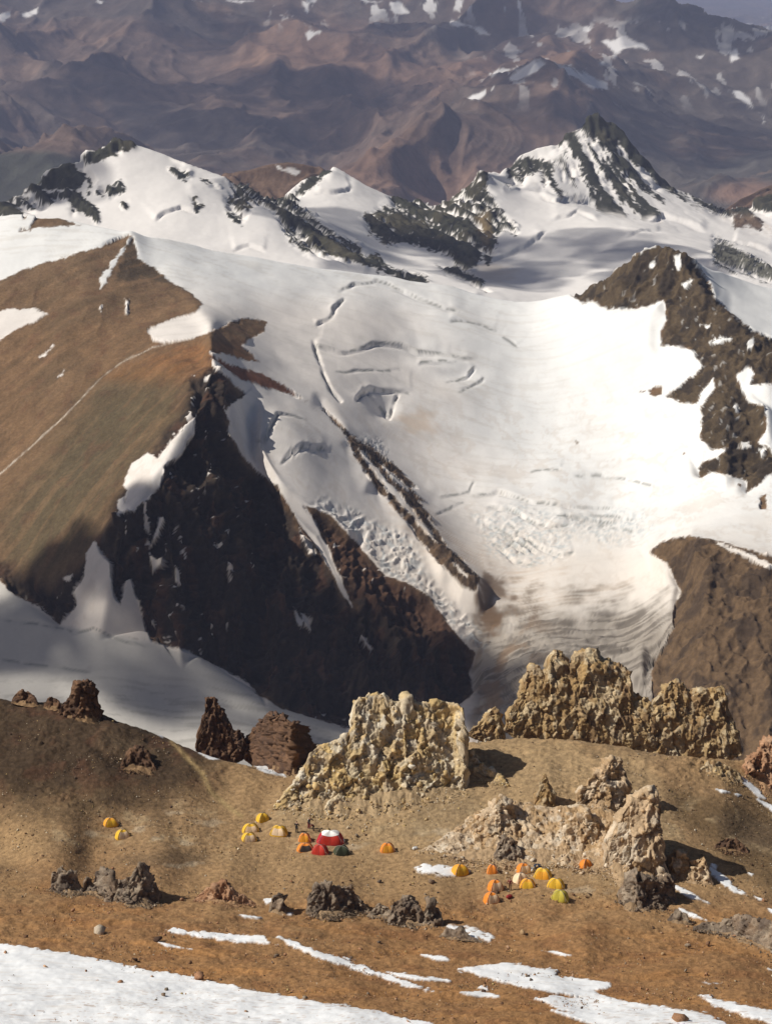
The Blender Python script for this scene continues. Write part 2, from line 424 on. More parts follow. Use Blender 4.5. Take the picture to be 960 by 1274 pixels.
land_near = land_material('scree_ground', (0.9, 9.0), (0.18, 0.42), 0.16, 3.6, snow_bump=0.14)
SNOW_W = (0.86, 0.875, 0.90)
def near_land():
    X, Y, Z = NEAR.grid(720, 520, sm=10)
    px, py = project(X, Y, Z)
    Zs = Z.copy()
    n1 = fbm(X / 9, Y / 9, 5, 3); n2 = fbm(X / 2.2, Y / 2.2, 4, 11); n3 = fbm(X / .7, Y / .7, 3, 23)
    close = sstep(520, 330, Y)
    rough = 0.35 + 0.65 * sstep(1010, 930, py)        # hill sides are rougher than the tent ground
    rough = np.maximum(rough, sstep(1095, 1130, py) * 0.8)
    Z = Z + close * (0.50 * n1 * rough + 0.20 * n2 * rough + 0.07 * n3) + (1 - close) * 12 * fbm(X / 60, Y / 60, 5, 5)
    # rubble where the hill breaks up
    f1, f2, cid = worley2(X / 1.1, Y / 1.1, 4)
    rub = sstep(0.15, 0.6, fbm(X / 14, Y / 14, 3, 31)) * sstep(1025, 985, py) * close
    Z = Z + rub * 0.42 * RND[cid] * sstep(0.02, 0.25, f2 - f1)
    # the old trail that drops from the pass to the tents
    px, py = project(X, Y, Z)
    td, _ = line_sd(px, py, [(214, 922), (235, 945), (252, 962), (262, 985), (285, 1005), (300, 1015)], 20)
    trail = np.exp(-(td / 3.2) ** 2) * sstep(400, 330, Y)
    # ---- colours of the ground, the left hill darkened for cloud shade
    w = fbm(X / 26, Y / 26, 4, 51); w2 = fbm(X / 6, Y / 6, 4, 61)
    alb = np.zeros(X.shape + (3,), np.float32) + np.array((0.325, 0.210, 0.108), np.float32)          # ochre gravel
    alb = mixc(alb, (0.270, 0.172, 0.092), sstep(-.2, .6, w) * .7)
    orange = sstep(1060, 1200, py + 26 * w + .03 * (480 - px)) * close
    alb = mixc(alb, (0.315, 0.170, 0.074), orange * .95)
    alb = mixc(alb, (0.255, 0.125, 0.055), orange * sstep(0, .7, w2) * .7)
    alb = mixc(alb, (0.40, 0.20, 0.075), orange * sstep(.05, .6, fbm(X / 17, Y / 8, 3, 77)) * .6)
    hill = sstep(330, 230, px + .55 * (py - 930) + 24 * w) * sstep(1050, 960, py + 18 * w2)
    alb = mixc(alb, (0.058, 0.038, 0.024), hill * .95)  # dark umber rock, with a cloud's shade over the hill painted in
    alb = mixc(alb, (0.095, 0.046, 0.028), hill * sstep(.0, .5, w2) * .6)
    dkr = pmask(px, py, [(825, 975), (862, 985), (920, 1000), (1000, 1020), (1130, 1030), (1130, 1130), (960, 1115), (905, 1070), (870, 1035), (835, 1010)], 14, 8 * w2)
    alb = mixc(alb, (0.135, 0.088, 0.046), dkr * .9)
    for poly, am in (([(520, 1000), (590, 985), (600, 1005), (560, 1035), (500, 1040)], .8), ([(140, 1070), (200, 1058), (270, 1060), (260, 1072), (180, 1076)], .6),
                     ([(880, 1010), (960, 1020), (1000, 1070), (905, 1050)], .8), ([(0, 1080), (90, 1075), (200, 1090), (60, 1096)], .4), ([(130, 905), (200, 940), (190, 965), (120, 930)], .8)):
        alb = mixc(alb, (0.120, 0.082, 0.050), pmask(px, py, poly, 9, 6 * w2) * am)
    tan = pmask(px, py, [(330, 1030), (360, 985), (440, 940), (560, 925), (700, 920), (800, 940), (830, 985), (840, 1080), (780, 1100), (680, 1085), (560, 1072), (440, 1050)], 22, 14 * w2)
    alb = mixc(alb, (0.40, 0.285, 0.160), tan * .6)
    pale = sstep(.25, .8, fbm(X / 5, Y / 5, 4, 91)) * sstep(1075, 1040, py) * sstep(985, 1010, py)
    alb = mixc(alb, (0.43, 0.32, 0.19), pale * .55)
    for (a, b, rx, ry) in ((113, 1037, 12, 4), (193, 1043, 11, 3.4), (231, 1050, 14, 3.4), (172, 1031, 8, 4), (232, 1076, 18, 3.5), (258, 1024, 18, 4), (215, 1011, 12, 2.8), (440, 1053, 14, 4), (725, 1108, 26, 4), (690, 1070, 40, 10), (580, 1040, 40, 12)):
        alb = mixc(alb, (0.46, 0.37, 0.26), sstep(1.4, .4, np.hypot((px - a) / rx, (py - b) / ry) + .9 * n2) * .5)
    alb = mixc(alb, (0.38, 0.27, 0.13), trail * .8)
    far = sstep(330, 420, Y)
    alb = mixc(alb, (0.20, 0.13, 0.08), far)
    alb = alb * (1 + .30 * n3[..., None]) * (1 + .07 * n2[..., None])
    # ---- snow lying on it
    snow = np.zeros(X.shape, np.float32)
    jj = 2.2 * fbm(X / 1.6, Y / 3.0, 4, 71) + 1.0 * fbm(X / .5, Y / .5, 2, 72)
    frags = {}
    def add(nm, polys, soft=.7, j=1.0, holes=0.0):
        m = np.zeros(X.shape, np.float32)
        for p in polys: m = np.maximum(m, pmask(px, py, p, soft, jj * j))
        if holes: m = m * sstep(holes, holes - .15, fbm(X / .9, Y / .9, 3, 83))
        m = m * sstep(345, 335, Y)
        frags.setdefault(nm, np.zeros(X.shape, np.float32)); frags[nm] = np.maximum(frags[nm], m)
    add('snow_field', [[(-180, 1150), (0, 1174), (60, 1182), (120, 1193), (210, 1212), (290, 1228), (360, 1241), (430, 1252), (480, 1261), (540, 1276), (560, 1400), (-180, 1400)]])
    add('snow_streak', [[(207, 1156), (240, 1159), (290, 1163), (328, 1164), (332, 1171), (345, 1175), (300, 1173), (255, 1168), (222, 1162)]])
    add('snow_streak', [[(196, 1172), (215, 1176), (240, 1181), (225, 1180), (205, 1177)]], .6, .5)
    add('snow_streak', [[(344, 1166), (358, 1168), (385, 1180), (410, 1188), (440, 1199), (480, 1213), (530, 1230), (556, 1236), (540, 1235), (505, 1227), (460, 1213), (420, 1200), (388, 1189), (362, 1178)]])
    add('snow_streak', [[(480, 1209), (510, 1213), (540, 1217), (560, 1221), (530, 1221), (495, 1215)], [(524, 1188), (548, 1189), (562, 1196), (538, 1194)], [(427, 1191), (442, 1194), (432, 1195)]], .6, .6)
    add('snow_field', [[(568, 1206), (600, 1203), (625, 1198), (645, 1200), (660, 1204), (695, 1207), (690, 1215), (720, 1218), (758, 1222), (760, 1228), (735, 1232), (760, 1243), (790, 1249), (830, 1254), (880, 1262), (905, 1276), (760, 1276), (735, 1268), (700, 1258), (665, 1243), (690, 1240), (720, 1243), (690, 1236), (650, 1228), (610, 1219)]])
    add('snow_streak', [[(572, 1235), (600, 1233), (622, 1241), (595, 1241)], [(594, 1229), (606, 1229), (608, 1234)], [(685, 1257), (730, 1263), (775, 1276), (740, 1276), (700, 1264)]], .6, .6)
    add('snow_streak', [[(868, 1240), (900, 1246), (940, 1254), (980, 1262), (1100, 1285), (1100, 1310), (960, 1276), (925, 1264), (890, 1252)]])
    add('snow_streak', [[(672, 1183), (692, 1184), (712, 1189), (695, 1188)], [(866, 1239), (886, 1240), (884, 1243)], [(873, 1222), (896, 1224), (880, 1225)], [(952, 1204), (964, 1208), (956, 1208)]], .6, .4)
    add('snow_patch', [[(514, 1079), (530, 1076), (555, 1078), (585, 1084), (570, 1090), (540, 1089), (520, 1086)]], 1.5, 1.2, .62)
    add('snow_patch', [[(552, 1152), (580, 1152), (600, 1158), (614, 1166), (610, 1171), (588, 1170), (570, 1162)]], 1.5, 1.2, .5)
    add('snow_patch', [[(328, 1120), (340, 1117), (342, 1121), (332, 1125)]], .6, .4)
    add('snow_patch', [[(354, 1136), (364, 1136), (362, 1140)]], .6, .3)
    add('snow_patch', [[(296, 1138), (312, 1139), (326, 1143), (305, 1142)]], .6, .4)
    add('snow_streak', [[(462 - 320, 890), (155, 893), (176, 900), (190, 906), (206, 916), (200, 916), (180, 906), (160, 898)]], .6, .3)
    add('snow_streak', [[(246, 937), (262, 936), (274, 945), (262, 945)], [(262, 935), (276, 937), (284, 942), (272, 940)], [(316, 952), (334, 951), (352, 962), (356, 967), (338, 963), (322, 958)]], .6, .3)
    add('snow_streak', [[(836, 1102), (850, 1106), (868, 1116), (882, 1124), (866, 1120), (846, 1112)], [(838, 1126), (855, 1133), (880, 1146), (862, 1141), (845, 1133)], [(880, 1075), (895, 1086), (915, 1104), (928, 1112), (912, 1111), (896, 1100), (884, 1088)], [(884, 1072), (892, 1078), (890, 1084), (882, 1078)]], .8, .8, .75)
    add('snow_patch', [[(886, 981), (896, 982), (907, 986), (897, 987)], [(920, 966), (932, 974), (944, 984), (952, 994), (944, 994), (932, 982), (922, 972)], [(936, 992), (952, 999), (975, 1012), (960, 1010)], [(912, 987), (922, 989), (918, 991)]], .6, .5)
    add('snow_patch', [[(930, 1086), (936, 1088), (934, 1091)], [(937, 1115), (950, 1119), (944, 1121)], [(954, 1130), (964, 1132), (960, 1136)]], .6, .4)
    for m in frags.values(): snow = np.maximum(snow, m)
    calm = snow * .85 * close
    Z = Z * (1 - calm) + (Zs + .5 * n1 * rough * .8) * calm + 0.14 * snow + .05 * calm * fbm(X / 2.8, Y / 1.6, 3, 88)
    st = fbm(X / 6, Y / .9, 3, 101)
    sa = mixc(np.zeros(X.shape + (3,), np.float32) + np.array(SNOW_W, np.float32), (0.74, 0.70, 0.66), sstep(.1, .8, st) * .5)
    dirt = sstep(.42, .66, fbm(X / 2.4, Y / .35, 4, 103)) * sstep(1215, 1250, py) * .5
    sa = mixc(sa, (0.42, 0.27, 0.17), dirt)
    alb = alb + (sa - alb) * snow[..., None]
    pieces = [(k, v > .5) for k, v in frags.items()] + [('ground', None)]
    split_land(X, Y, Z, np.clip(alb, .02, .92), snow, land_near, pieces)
near_land()

# ------------------------------------------------------------------ the glacier basin, the dark buttress and the brown slopes
mid_pts = [
    # left glacier below the buttress
    (-170, 850, 1350), (0, 850, 1330), (120, 860, 1320), (230, 880, 1310), (330, 905, 1300), (-170, 760, 1440), (0, 780, 1390), (120, 815, 1345), (250, 850, 1325),
    # foot of the buttress
    (-170, 700, 1500), (0, 724, 1440), (40, 752, 1410), (75, 777, 1382), (190, 800, 1370), (255, 825, 1360), (320, 866, 1345), (430, 905, 1335), (520, 900, 1350), (585, 868, 1395),
    # brown slope on the left
    (0, 590, 1580), (-170, 480, 1700), (0, 470, 1740), (-170, 600, 1620), (60, 660, 1460), (60, 420, 1790), (120, 540, 1580), (150, 430, 1740), (0, 350, 1930), (-170, 350, 1980), (90, 350, 1900),
    (60, 318, 2000), (80, 710, 1420), (120, 620, 1450), (200, 480, 1590), (200, 545, 1500),
    # ice east of the buttress
    (360, 380, 1960), (400, 440, 1860), (340, 440, 1830), (420, 500, 1760), (330, 520, 1545), (380, 560, 1525), (430, 620, 1515), (480, 680, 1490), (400, 632, 1508), (545, 740, 1460), (590, 800, 1425),
    (500, 712, 1475), (572, 775, 1440),
    # the main basin
    (300, 350, 2010), (450, 400, 1960), (560, 420, 2000), (520, 480, 1890), (480, 540, 1790), (560, 560, 1790), (560, 620, 1690), (600, 700, 1560), (640, 640, 1650), (640, 720, 1530), (700, 640, 1640),
    (720, 690, 1540), (660, 800, 1400), (740, 780, 1420), (800, 740, 1450), (620, 880, 1375), (740, 880, 1360), (800, 860, 1370), (650, 480, 1960), (650, 560, 1830), (720, 420, 2040), (720, 480, 1950), (740, 560, 1820),
    (760, 620, 1720), (800, 500, 1880), (840, 560, 1760), (820, 620, 1660), (780, 660, 1590), (860, 640, 1600), (900, 640, 1560), (960, 640, 1530), (1130, 640, 1500), (790, 420, 2010), (800, 700, 1510),
    # the rocks on the right
    (720, 372, 2110), (760, 382, 2060), (822, 385, 2020), (860, 360, 2020), (940, 440, 1840), (1130, 470, 1800), (830, 430, 1950), (860, 445, 1900), (880, 470, 1830), (920, 470, 1800), (900, 520, 1720), (960, 500, 1720), (1130, 560, 1680),
    (872, 545, 1720), (940, 570, 1660), (870, 595, 1680), (925, 612, 1610), (960, 590, 1620), (960, 380, 2080), (910, 360, 2140), (1130, 400, 2100),
    # the brown hill
    (806, 686, 1510), (846, 732, 1440), (836, 770, 1400), (812, 830, 1340), (815, 865, 1310), (870, 870, 1270), (960, 885, 1240), (1130, 890, 1230), (880, 720, 1390), (880, 780, 1345), (960, 780, 1330), (940, 830, 1290), (1130, 800, 1320)]
dome_crest = [(-170, 270, 2140), (-60, 268, 2130), (0, 264, 2120), (45, 262, 2110), (110, 274, 2090), (165, 286, 2060), (250, 303, 2100), (320, 318, 2130), (400, 330, 2160), (480, 341, 2190), (560, 355, 2200), (620, 370, 2190), (680, 371, 2180), (712, 366, 2160),
    (760, 338, 2120), (800, 312, 2095), (828, 298, 2080), (860, 318, 2080), (884, 336, 2110), (930, 350, 2170), (990, 362, 2190), (1130, 380, 2200)]
spur = [(165, 290, 2050), (185, 340, 1960), (225, 362, 1900), (262, 400, 1760), (262, 432, 1650), (272, 465, 1590), (290, 500, 1565), (318, 570, 1545), (352, 622, 1505), (395, 660, 1495), (440, 690, 1485), (490, 728, 1465), (560, 785, 1435), (588, 830, 1415)]
spur_w = [(272, 465, 1590), (245, 505, 1512), (205, 575, 1455), (150, 650, 1412), (100, 740, 1390)]
rib = [(400, 507, 1740), (437, 545, 1680), (475, 590, 1620), (515, 640, 1560), (555, 690, 1500), (598, 728, 1470), (612, 790, 1430)]
rock_ridge = [(828, 298, 2080), (862, 345, 2020), (905, 392, 1940), (945, 420, 1890), (1000, 440, 1850), (1130, 450, 1840)]
hill_crest = [(822, 678, 1480), (860, 667, 1460), (900, 674, 1440), (960, 692, 1410), (1130, 740, 1380)]
class MidLand(NearLand): pass
mid_far = [(px, 0, t) for px in range(-170, 1131, 100) for t in ((2330, -420), (2600, -560), (2900, -640), (800, -470), (1000, -455), (1180, -440))]
MID = MidLand(mid_pts + mid_far, [dome_crest, spur, spur_w, rib, rock_ridge, hill_crest], 800, 2900, -0.262, 0.262, 560, 1100, (4, 4))
MID.soften(11, 22, dome_crest)

R_BROWN = [(-180, 362), (0, 349), (45, 330), (92, 317), (132, 305), (160, 294), (167, 296), (164, 318), (190, 332), (212, 350), (235, 362), (253, 378), (243, 388), (212, 397), (190, 408), (200, 425), (240, 420), (262, 412),
    (280, 405), (300, 396), (332, 400), (330, 412), (310, 422), (300, 430), (315, 442), (324, 451), (300, 446), (280, 440), (262, 438), (262, 446), (268, 460), (285, 470), (305, 492), (291, 500), (278, 512), (286, 524), (283, 536), (298, 560), (318, 585),
    (345, 605), (360, 630), (380, 660), (400, 690), (418, 720), (438, 755), (425, 730), (408, 690), (392, 655), (378, 630), (392, 632), (412, 642), (440, 672), (462, 696), (480, 716), (505, 724), (530, 738), (552, 768), (572, 795), (592, 812), (582, 838), (588, 862),
    (560, 885), (500, 905), (430, 906), (400, 896), (352, 882), (322, 866), (303, 845), (256, 822), (230, 808), (192, 799), (75, 777), (50, 756), (20, 741), (0, 723), (-180, 690)]
R_DARK = [(236, 470), (270, 450), (300, 488), (292, 502), (280, 512), (288, 545), (318, 585), (345, 605), (360, 630), (400, 690), (438, 755), (380, 632), (412, 642), (440, 672), (480, 716), (530, 738), (572, 795), (592, 815), (588, 862), (560, 890), (430, 910), (322, 868), (256, 824), (192, 800), (75, 779), (20, 743), (0, 724), (-180, 690), (-180, 680), (0, 700), (70, 735), (110, 690), (140, 640), (165, 590), (200, 545), (230, 510)]
R_FIN = [(262, 443), (290, 455), (327, 465), (352, 479), (384, 499), (350, 487), (320, 479), (298, 472), (278, 456)]
R_RIB = [(399, 506), (413, 518), (437, 541), (455, 553), (473, 563), (500, 587), (521, 607), (506, 602), (516, 612), (531, 625), (520, 622), (532, 638), (544, 655), (532, 645), (545, 662), (556, 680), (568, 690), (582, 705), (597, 719), (593, 735), (576, 731), (562, 716), (550, 706), (526, 678), (510, 654), (483, 623), (466, 605), (450, 583), (437, 557), (430, 543), (413, 524)]
R_TALUS = [(596, 716), (602, 709), (618, 718), (631, 728), (640, 748), (628, 752), (616, 748), (622, 770), (612, 790), (606, 814), (602, 790), (600, 760), (592, 742)]
R_PEAK = [(709, 367), (735, 352), (759, 338), (780, 322), (801, 311), (829, 297), (845, 308), (861, 318), (872, 335), (884, 356), (888, 370), (907, 388), (926, 403), (945, 416), (975, 425), (1130, 435), (1130, 500), (960, 478), (934, 478), (938, 466), (931, 455), (924, 460), (915, 468), (922, 485), (931, 502), (951, 504), (952, 537), (940, 551), (957, 557), (975, 580), (960, 589),
    (950, 596), (942, 604), (928, 612), (929, 602), (919, 595), (900, 590), (884, 586), (870, 595), (868, 584), (872, 577), (890, 569), (907, 557), (884, 560), (871, 545), (872, 520), (871, 507), (880, 495), (890, 481), (886, 470), (872, 490), (867, 502), (855, 503), (840, 498), (827, 493), (842, 482), (855, 472), (866, 464), (872, 455), (864, 440), (855, 432), (838, 430), (820, 432), (822, 415), (829, 397), (828, 382), (824, 373), (808, 382), (780, 385), (756, 385), (738, 374), (724, 377)]
R_HILL = [(806, 686), (820, 676), (836, 669), (860, 666), (890, 672), (920, 680), (960, 692), (1130, 742), (1130, 1010), (960, 1000), (830, 985), (812, 900), (810, 850), (812, 825), (826, 802), (838, 782), (836, 765), (838, 752), (848, 735), (834, 712), (830, 700)]
ROCKS = [R_BROWN, R_FIN, R_RIB, R_PEAK, R_HILL, [(806, 486), (814, 480), (822, 481), (822, 491), (812, 493)], [(796, 487), (802, 485), (802, 489)], [(846, 563), (852, 562), (851, 568)], [(715, 548), (719, 550), (717, 553)], [(678, 561), (682, 561), (681, 563)],
    [(943, 618), (952, 615), (954, 634), (945, 636)], [(918, 603), (921, 602), (921, 605)], [(28, 262), (45, 263), (70, 270), (100, 280), (60, 282), (24, 288), (30, 275)], [(674, 369), (684, 367), (680, 371)], [(140, 320), (163, 296), (172, 312), (168, 330), (160, 350), (140, 352)]]
SNOWS = [[(445, 556), (470, 584), (500, 617), (527, 650), (546, 676), (536, 670), (512, 642), (482, 610), (455, 575)], [(470, 572), (498, 598), (516, 616), (506, 612), (484, 592)], [(556, 692), (574, 708), (590, 726), (576, 716)],
    [(-180, 400), (0, 386), (40, 383), (62, 389), (45, 400), (20, 410), (0, 424), (-180, 480)],
    [(183, 409), (210, 400), (230, 410), (262, 409), (258, 415), (235, 422), (210, 426), (190, 424)],
    [(244, 516), (242, 540), (226, 565), (206, 580), (200, 606), (185, 622), (168, 637), (152, 636), (160, 610), (152, 604), (164, 577), (184, 562), (196, 570), (214, 546), (230, 528)],
    [(146, 622), (154, 618), (156, 636), (147, 640)], [(117, 673), (124, 684), (136, 695), (138, 715), (144, 742), (150, 752), (158, 722), (164, 717), (168, 738), (177, 765), (190, 798), (150, 792), (75, 778), (92, 758), (95, 752), (90, 736), (104, 718), (108, 698), (105, 688)],
    [(198, 642), (204, 644), (196, 668), (188, 680), (194, 660)], [(188, 690), (196, 696), (203, 693), (200, 704), (190, 714), (187, 702)], [(78, 720), (92, 714), (84, 722)], [(219, 705), (223, 712), (224, 728), (220, 722)],
    [(365, 755), (372, 762), (376, 780), (370, 776)], [(372, 757), (384, 770), (386, 784), (378, 772)], [(448, 788), (455, 794), (462, 808), (454, 802)], [(380, 632), (392, 648), (410, 686), (425, 722), (437, 752), (428, 742), (412, 710), (396, 680)], [(370, 650), (380, 668), (392, 690), (384, 682), (372, 662)],
    [(807, 326), (813, 325), (816, 330), (811, 337), (805, 332)], [(838, 318), (844, 317), (847, 328), (843, 336), (839, 330)], [(848, 354), (862, 348), (852, 358)], [(870, 405), (884, 404), (880, 410)], [(880, 426), (895, 420), (910, 421), (900, 425), (884, 430)], [(929, 424), (937, 420), (936, 430), (930, 434)], [(912, 504), (917, 503), (920, 518), (914, 514)], [(920, 550), (932, 548), (934, 556), (922, 558)], [(944, 560), (952, 558), (946, 572)],
    [(882, 672), (900, 677), (930, 688), (965, 704), (1130, 760), (1130, 770), (950, 705), (910, 686)], [(900, 860), (908, 862), (914, 872), (904, 868)], [(125, 345), (160, 297), (165, 296), (150, 318), (132, 352), (124, 362)], [(156, 372), (162, 374), (160, 390), (156, 392)], [(50, 444), (66, 426), (68, 430), (56, 444)], [(70, 470), (80, 460), (78, 468)], [(122, 382), (128, 379), (126, 388)], [(36, 285), (50, 262), (40, 262), (20, 286)]]
CREV = [  # lines along the ice: points, step height in metres, how far the step fades
    ([(412, 362), (440, 354), (468, 348), (482, 353), (520, 371), (560, 386), (580, 389)], 4.5, 26), ([(392, 404), (405, 396), (420, 384), (428, 370)], 5, 9), ([(560, 402), (580, 400), (600, 404), (617, 410)], 3.0, 16), ([(622, 416), (634, 424), (646, 433)], 2.0, 10),
    ([(388, 424), (395, 428), (425, 436), (448, 430), (476, 424), (500, 428), (522, 437), (550, 437), (576, 443), (596, 448)], 6, 16), ([(416, 460), (430, 462), (470, 459), (500, 458)], 2.0, 10), ([(444, 504), (452, 492), (464, 486), (500, 486), (510, 488)], 6, 12), ([(520, 452), (545, 448), (566, 447)], 3, 8), ([(552, 474), (576, 467), (592, 453)], 4.5, 9), ([(566, 486), (590, 478), (604, 470)], 2.5, 8),
    ([(314, 549), (330, 545), (340, 530), (346, 516), (362, 514), (380, 520)], 4.5, 12), ([(344, 576), (362, 562), (378, 556), (408, 556)], 6, 12), ([(384, 560), (396, 556), (412, 560)], 2, 8),
    ([(655, 584), (680, 583), (703, 587)], 2.4, 12), ([(712, 592), (740, 590), (790, 597), (815, 604)], 2.8, 14), ([(545, 617), (580, 608), (588, 596)], 2.6, 8), ([(578, 614), (620, 612), (660, 624), (700, 630), (745, 630), (765, 632)], 4.5, 16),
    ([(604, 630), (640, 636), (660, 648), (690, 656), (712, 652)], 5.5, 12), ([(540, 640), (560, 628), (575, 622)], 2, 8), ([(600, 648), (625, 660), (650, 676), (672, 690)], 5, 9), ([(616, 660), (640, 678), (660, 692)], 4.5, 8), ([(648, 664), (668, 680), (700, 690), (716, 686)], 4.5, 8), ([(610, 672), (622, 680), (640, 698), (668, 704)], 4, 7), ([(632, 650), (644, 660), (640, 672), (630, 684)], 3, 5), ([(660, 662), (652, 680), (646, 696)], 3, 5), ([(720, 642), (760, 640), (790, 648)], 2.2, 8), ([(740, 652), (770, 656), (790, 662)], 2, 7), ([(690, 640), (730, 648), (770, 650)], 2, 7),
    ([(0, 773), (40, 774), (75, 780), (98, 787), (118, 782), (150, 796), (192, 803)], 2.6, 10), ([(0, 820), (60, 826), (120, 838)], 1.0, 10)]
SLOTS = [([(390, 424), (396, 446), (402, 466), (410, 484), (424, 500)], 2.2, 7), ([(455, 488), (470, 500), (484, 520), (490, 508), (494, 492)], 1.6, 4)]
ICEFALL = [[(385, 628), (410, 622), (440, 640), (470, 650), (505, 665), (520, 690), (530, 720), (560, 745), (585, 770), (605, 800), (590, 812), (560, 775), (530, 738), (505, 724), (480, 714), (455, 690), (430, 660)],
    [(590, 640), (640, 628), (700, 640), (716, 670), (690, 700), (650, 706), (610, 690)], [(440, 545), (470, 545), (482, 560), (470, 565)], [(700, 640), (800, 632), (815, 660), (760, 680), (715, 668)]]
land_mid = land_material('high_mountain_ground', (0.05, 0.35), (0.22, 0.28), 1.1, 0.28, snow_bump=0.10)
def mid_land():
    X, Y, Z = MID.grid(800, 660, sm=10)
    px, py = project(X, Y, Z)
    front = sstep(2260, 2200, Y)
    sharp = np.zeros(X.shape, np.float32)
    for p in (R_DARK, R_RIB, R_PEAK, R_HILL): sharp = np.maximum(sharp, sstep(-16, 4, poly_sd(px, py, p)))
    for ln in (spur, hill_crest): sharp = np.maximum(sharp, np.exp(-(line_sd(px, py, [q[:2] for q in ln], 60)[0] / 14) ** 2))
    Z = Z * sharp + MID.soft_z * (1 - sharp)
    px, py = project(X, Y, Z)
    nj = fbm(X / 14, Y / 20, 5, 201)
    def rock_at(px, py, Z, jit):
        r = np.zeros(X.shape, np.float32)
        for p in ROCKS: r = np.maximum(r, pmask(px, py, p, .9, jit))
        s = np.zeros(X.shape, np.float32)
        for p in SNOWS: s = np.maximum(s, pmask(px, py, p, .9, jit * 1.1 - .3))
        return r * (1 - s)
    rock = rock_at(px, py, Z, 2.0 * nj)
    dark = sstep(-1, 16, poly_sd(px, py, R_DARK) + 4 * nj) * rock
    peak = pmask(px, py, R_PEAK, 3) * rock
    hill = pmask(px, py, R_HILL, 3) * rock
    ribm = pmask(px, py, R_RIB, 2) * rock
    nrm = gauss(gauss(grid_normals(X, Y, Z), 5, 0), 5, 1); nrm = nrm / (np.linalg.norm(nrm, axis=-1, keepdims=True) + 1e-9)
    # gullied rock faces: relief runs with the fall line, here across x and height
    sx = X + 9 * fbm(X / 60, Z / 60, 3, 211)
    g1 = ridged(sx / 62, (Y + 1.5 * Z) / 170, 5, 221) - .8
    g2 = ridged(sx / 20, (Y + 1.5 * Z) / 70, 4, 231) - .8
    g3 = fbm(X / 6, (Y + Z) / 6, 4, 241)
    crags = .8 * (ridged(X / 58, Y / 58, 6, 251, .55) - .8) + .55 * (ridged(X / 15, Y / 17, 4, 255, .6) - .8)
    amp = dark * (10 * g1 + 4.5 * g2 + 2.0 * g3 + 2.5 * (ridged(X / 9, (Y + 1.5 * Z) / 22, 3, 235) - .8)) + peak * (4 * crags + 5 * fbm(X / 40, Y / 40, 4, 259) + 1.6 * g3) + hill * (3.4 * crags + 4 * fbm(X / 45, Y / 45, 4, 257) + 1.0 * g3) + ribm * (3.5 * crags + 1.4 * g3)
    soil = rock * (1 - np.clip(dark + peak + hill + ribm, 0, 1))
    amp = amp + soil * (2.2 * fbm(X / 70, Y / 70, 4, 261) + .12 * g3 + .7 * (ridged(sx / 30, Y / 60, 3, 265) - .8))
    snoww = 1 - rock
    amp = amp + snoww * (2.6 * fbm(X / 110, Y / 110, 3, 271) + .22 * fbm(X / 22, Y / 30, 4, 281) + .05 * g3)
    tongue = sstep(745, 800, py) * sstep(580, 600, px) * snoww                  # broken, dirty tongue
    f1, f2, cid = worley2(X / 11 + .4 * nj, Y / 7 + .4 * nj, 9)
    ice = np.zeros(X.shape, np.float32)
    for p in ICEFALL: ice = np.maximum(ice, pmask(px, py, p, 9, 3 * nj))
    ice = ice * snoww
    g1b, g2b, cidb = worley2(X / 5 + .5 * nj, Y / 3.6 + .5 * nj, 12)
    left_fall = sstep(610, 580, px)
    amp = amp + ice * (.22 + .34 * left_fall) * (1.0 * (RND[cidb] - .4) * sstep(.0, .35, g2b - g1b) + 1.2 * g3 + 2.6 * (ridged((X + .6 * Y) / 16 + .5 * nj, (Y - .6 * X) / 9 + .5 * nj, 5, 295, .6) - .8))
    amp = amp + tongue * (2.0 * (RND[cid] - .4) * sstep(.0, .3, f2 - f1) + 1.6 * (ridged(X / 55, Y / 9, 4, 291) - .8))
    nl = fbm(X / 46, Y / 60, 3, 203)
    for ln, hgt, fade in CREV:
        d, tt = line_sd(px + 4 * nl, py + 3 * nl + .5 * nj, ln, 50)
        end = sstep(0, .12, tt) * sstep(1, .88, tt)
        step = sstep(-1.6, 1.6, d) * np.exp(-np.abs(d) / fade) - 1.0 * np.exp(-((d + 1.6) / 2.0) ** 2)
        amp = amp + snoww * end * hgt * .36 * np.clip(.75 + .8 * nl, .15, 1.5) * step
    for ln, hgt, wd in SLOTS:
        d, tt = line_sd(px + 3 * nl, py + 3 * nl, ln, 40)
        amp = amp - snoww * hgt * 2.2 * np.exp(-(d / 2.0) ** 2) * (.6 + .5 * nj)
    # wind scoops in the ice
    for (a, b, rx, ry, dp) in ((478, 506, 15, 14, 7), (572, 460, 28, 10, 5), (520, 440, 60, 16, 3)):
        amp = amp - snoww * dp * np.exp(-((px - a) / rx) ** 2 - ((py - b) / ry) ** 2)
    amp = amp * front + (1 - front) * 6 * fbm(X / 50, Y / 50, 4, 295)
    sw = sstep(.1, .8, dark + peak)[..., None]
    side = nrm * sw + np.array((0, 0, 1.0)) * (1 - sw)
    X = X + amp * side[..., 0]; Y = Y + amp * side[..., 1]; Z = Z + amp * side[..., 2]
    # ---- colours, from where the displaced ground now lies
    px, py = project(X, Y, Z)
    nf = fbm(X / 5, Y / 7, 4, 301)
    rock = rock_at(px, py, Z, 1.8 * nj + 1.3 * nf)
    dark = pmask(px, py, R_DARK, 12, 8 * nj)
    peak = pmask(px, py, R_PEAK, 4); hill = pmask(px, py, R_HILL, 4); ribm = pmask(px, py, R_RIB, 3)
    # scraps of snow caught in the rock and rock poking through the snow at the edges
    sp = fbm(X / 9, Y / 9, 4, 311)
    scr = sstep(.62, .72, sp + .25 * nf) * sstep(.25, .8, dark + .45 * peak) * sstep(.5, .2, pmask(px, py, [(330, 700), (600, 760), (600, 900), (250, 860)], 30))
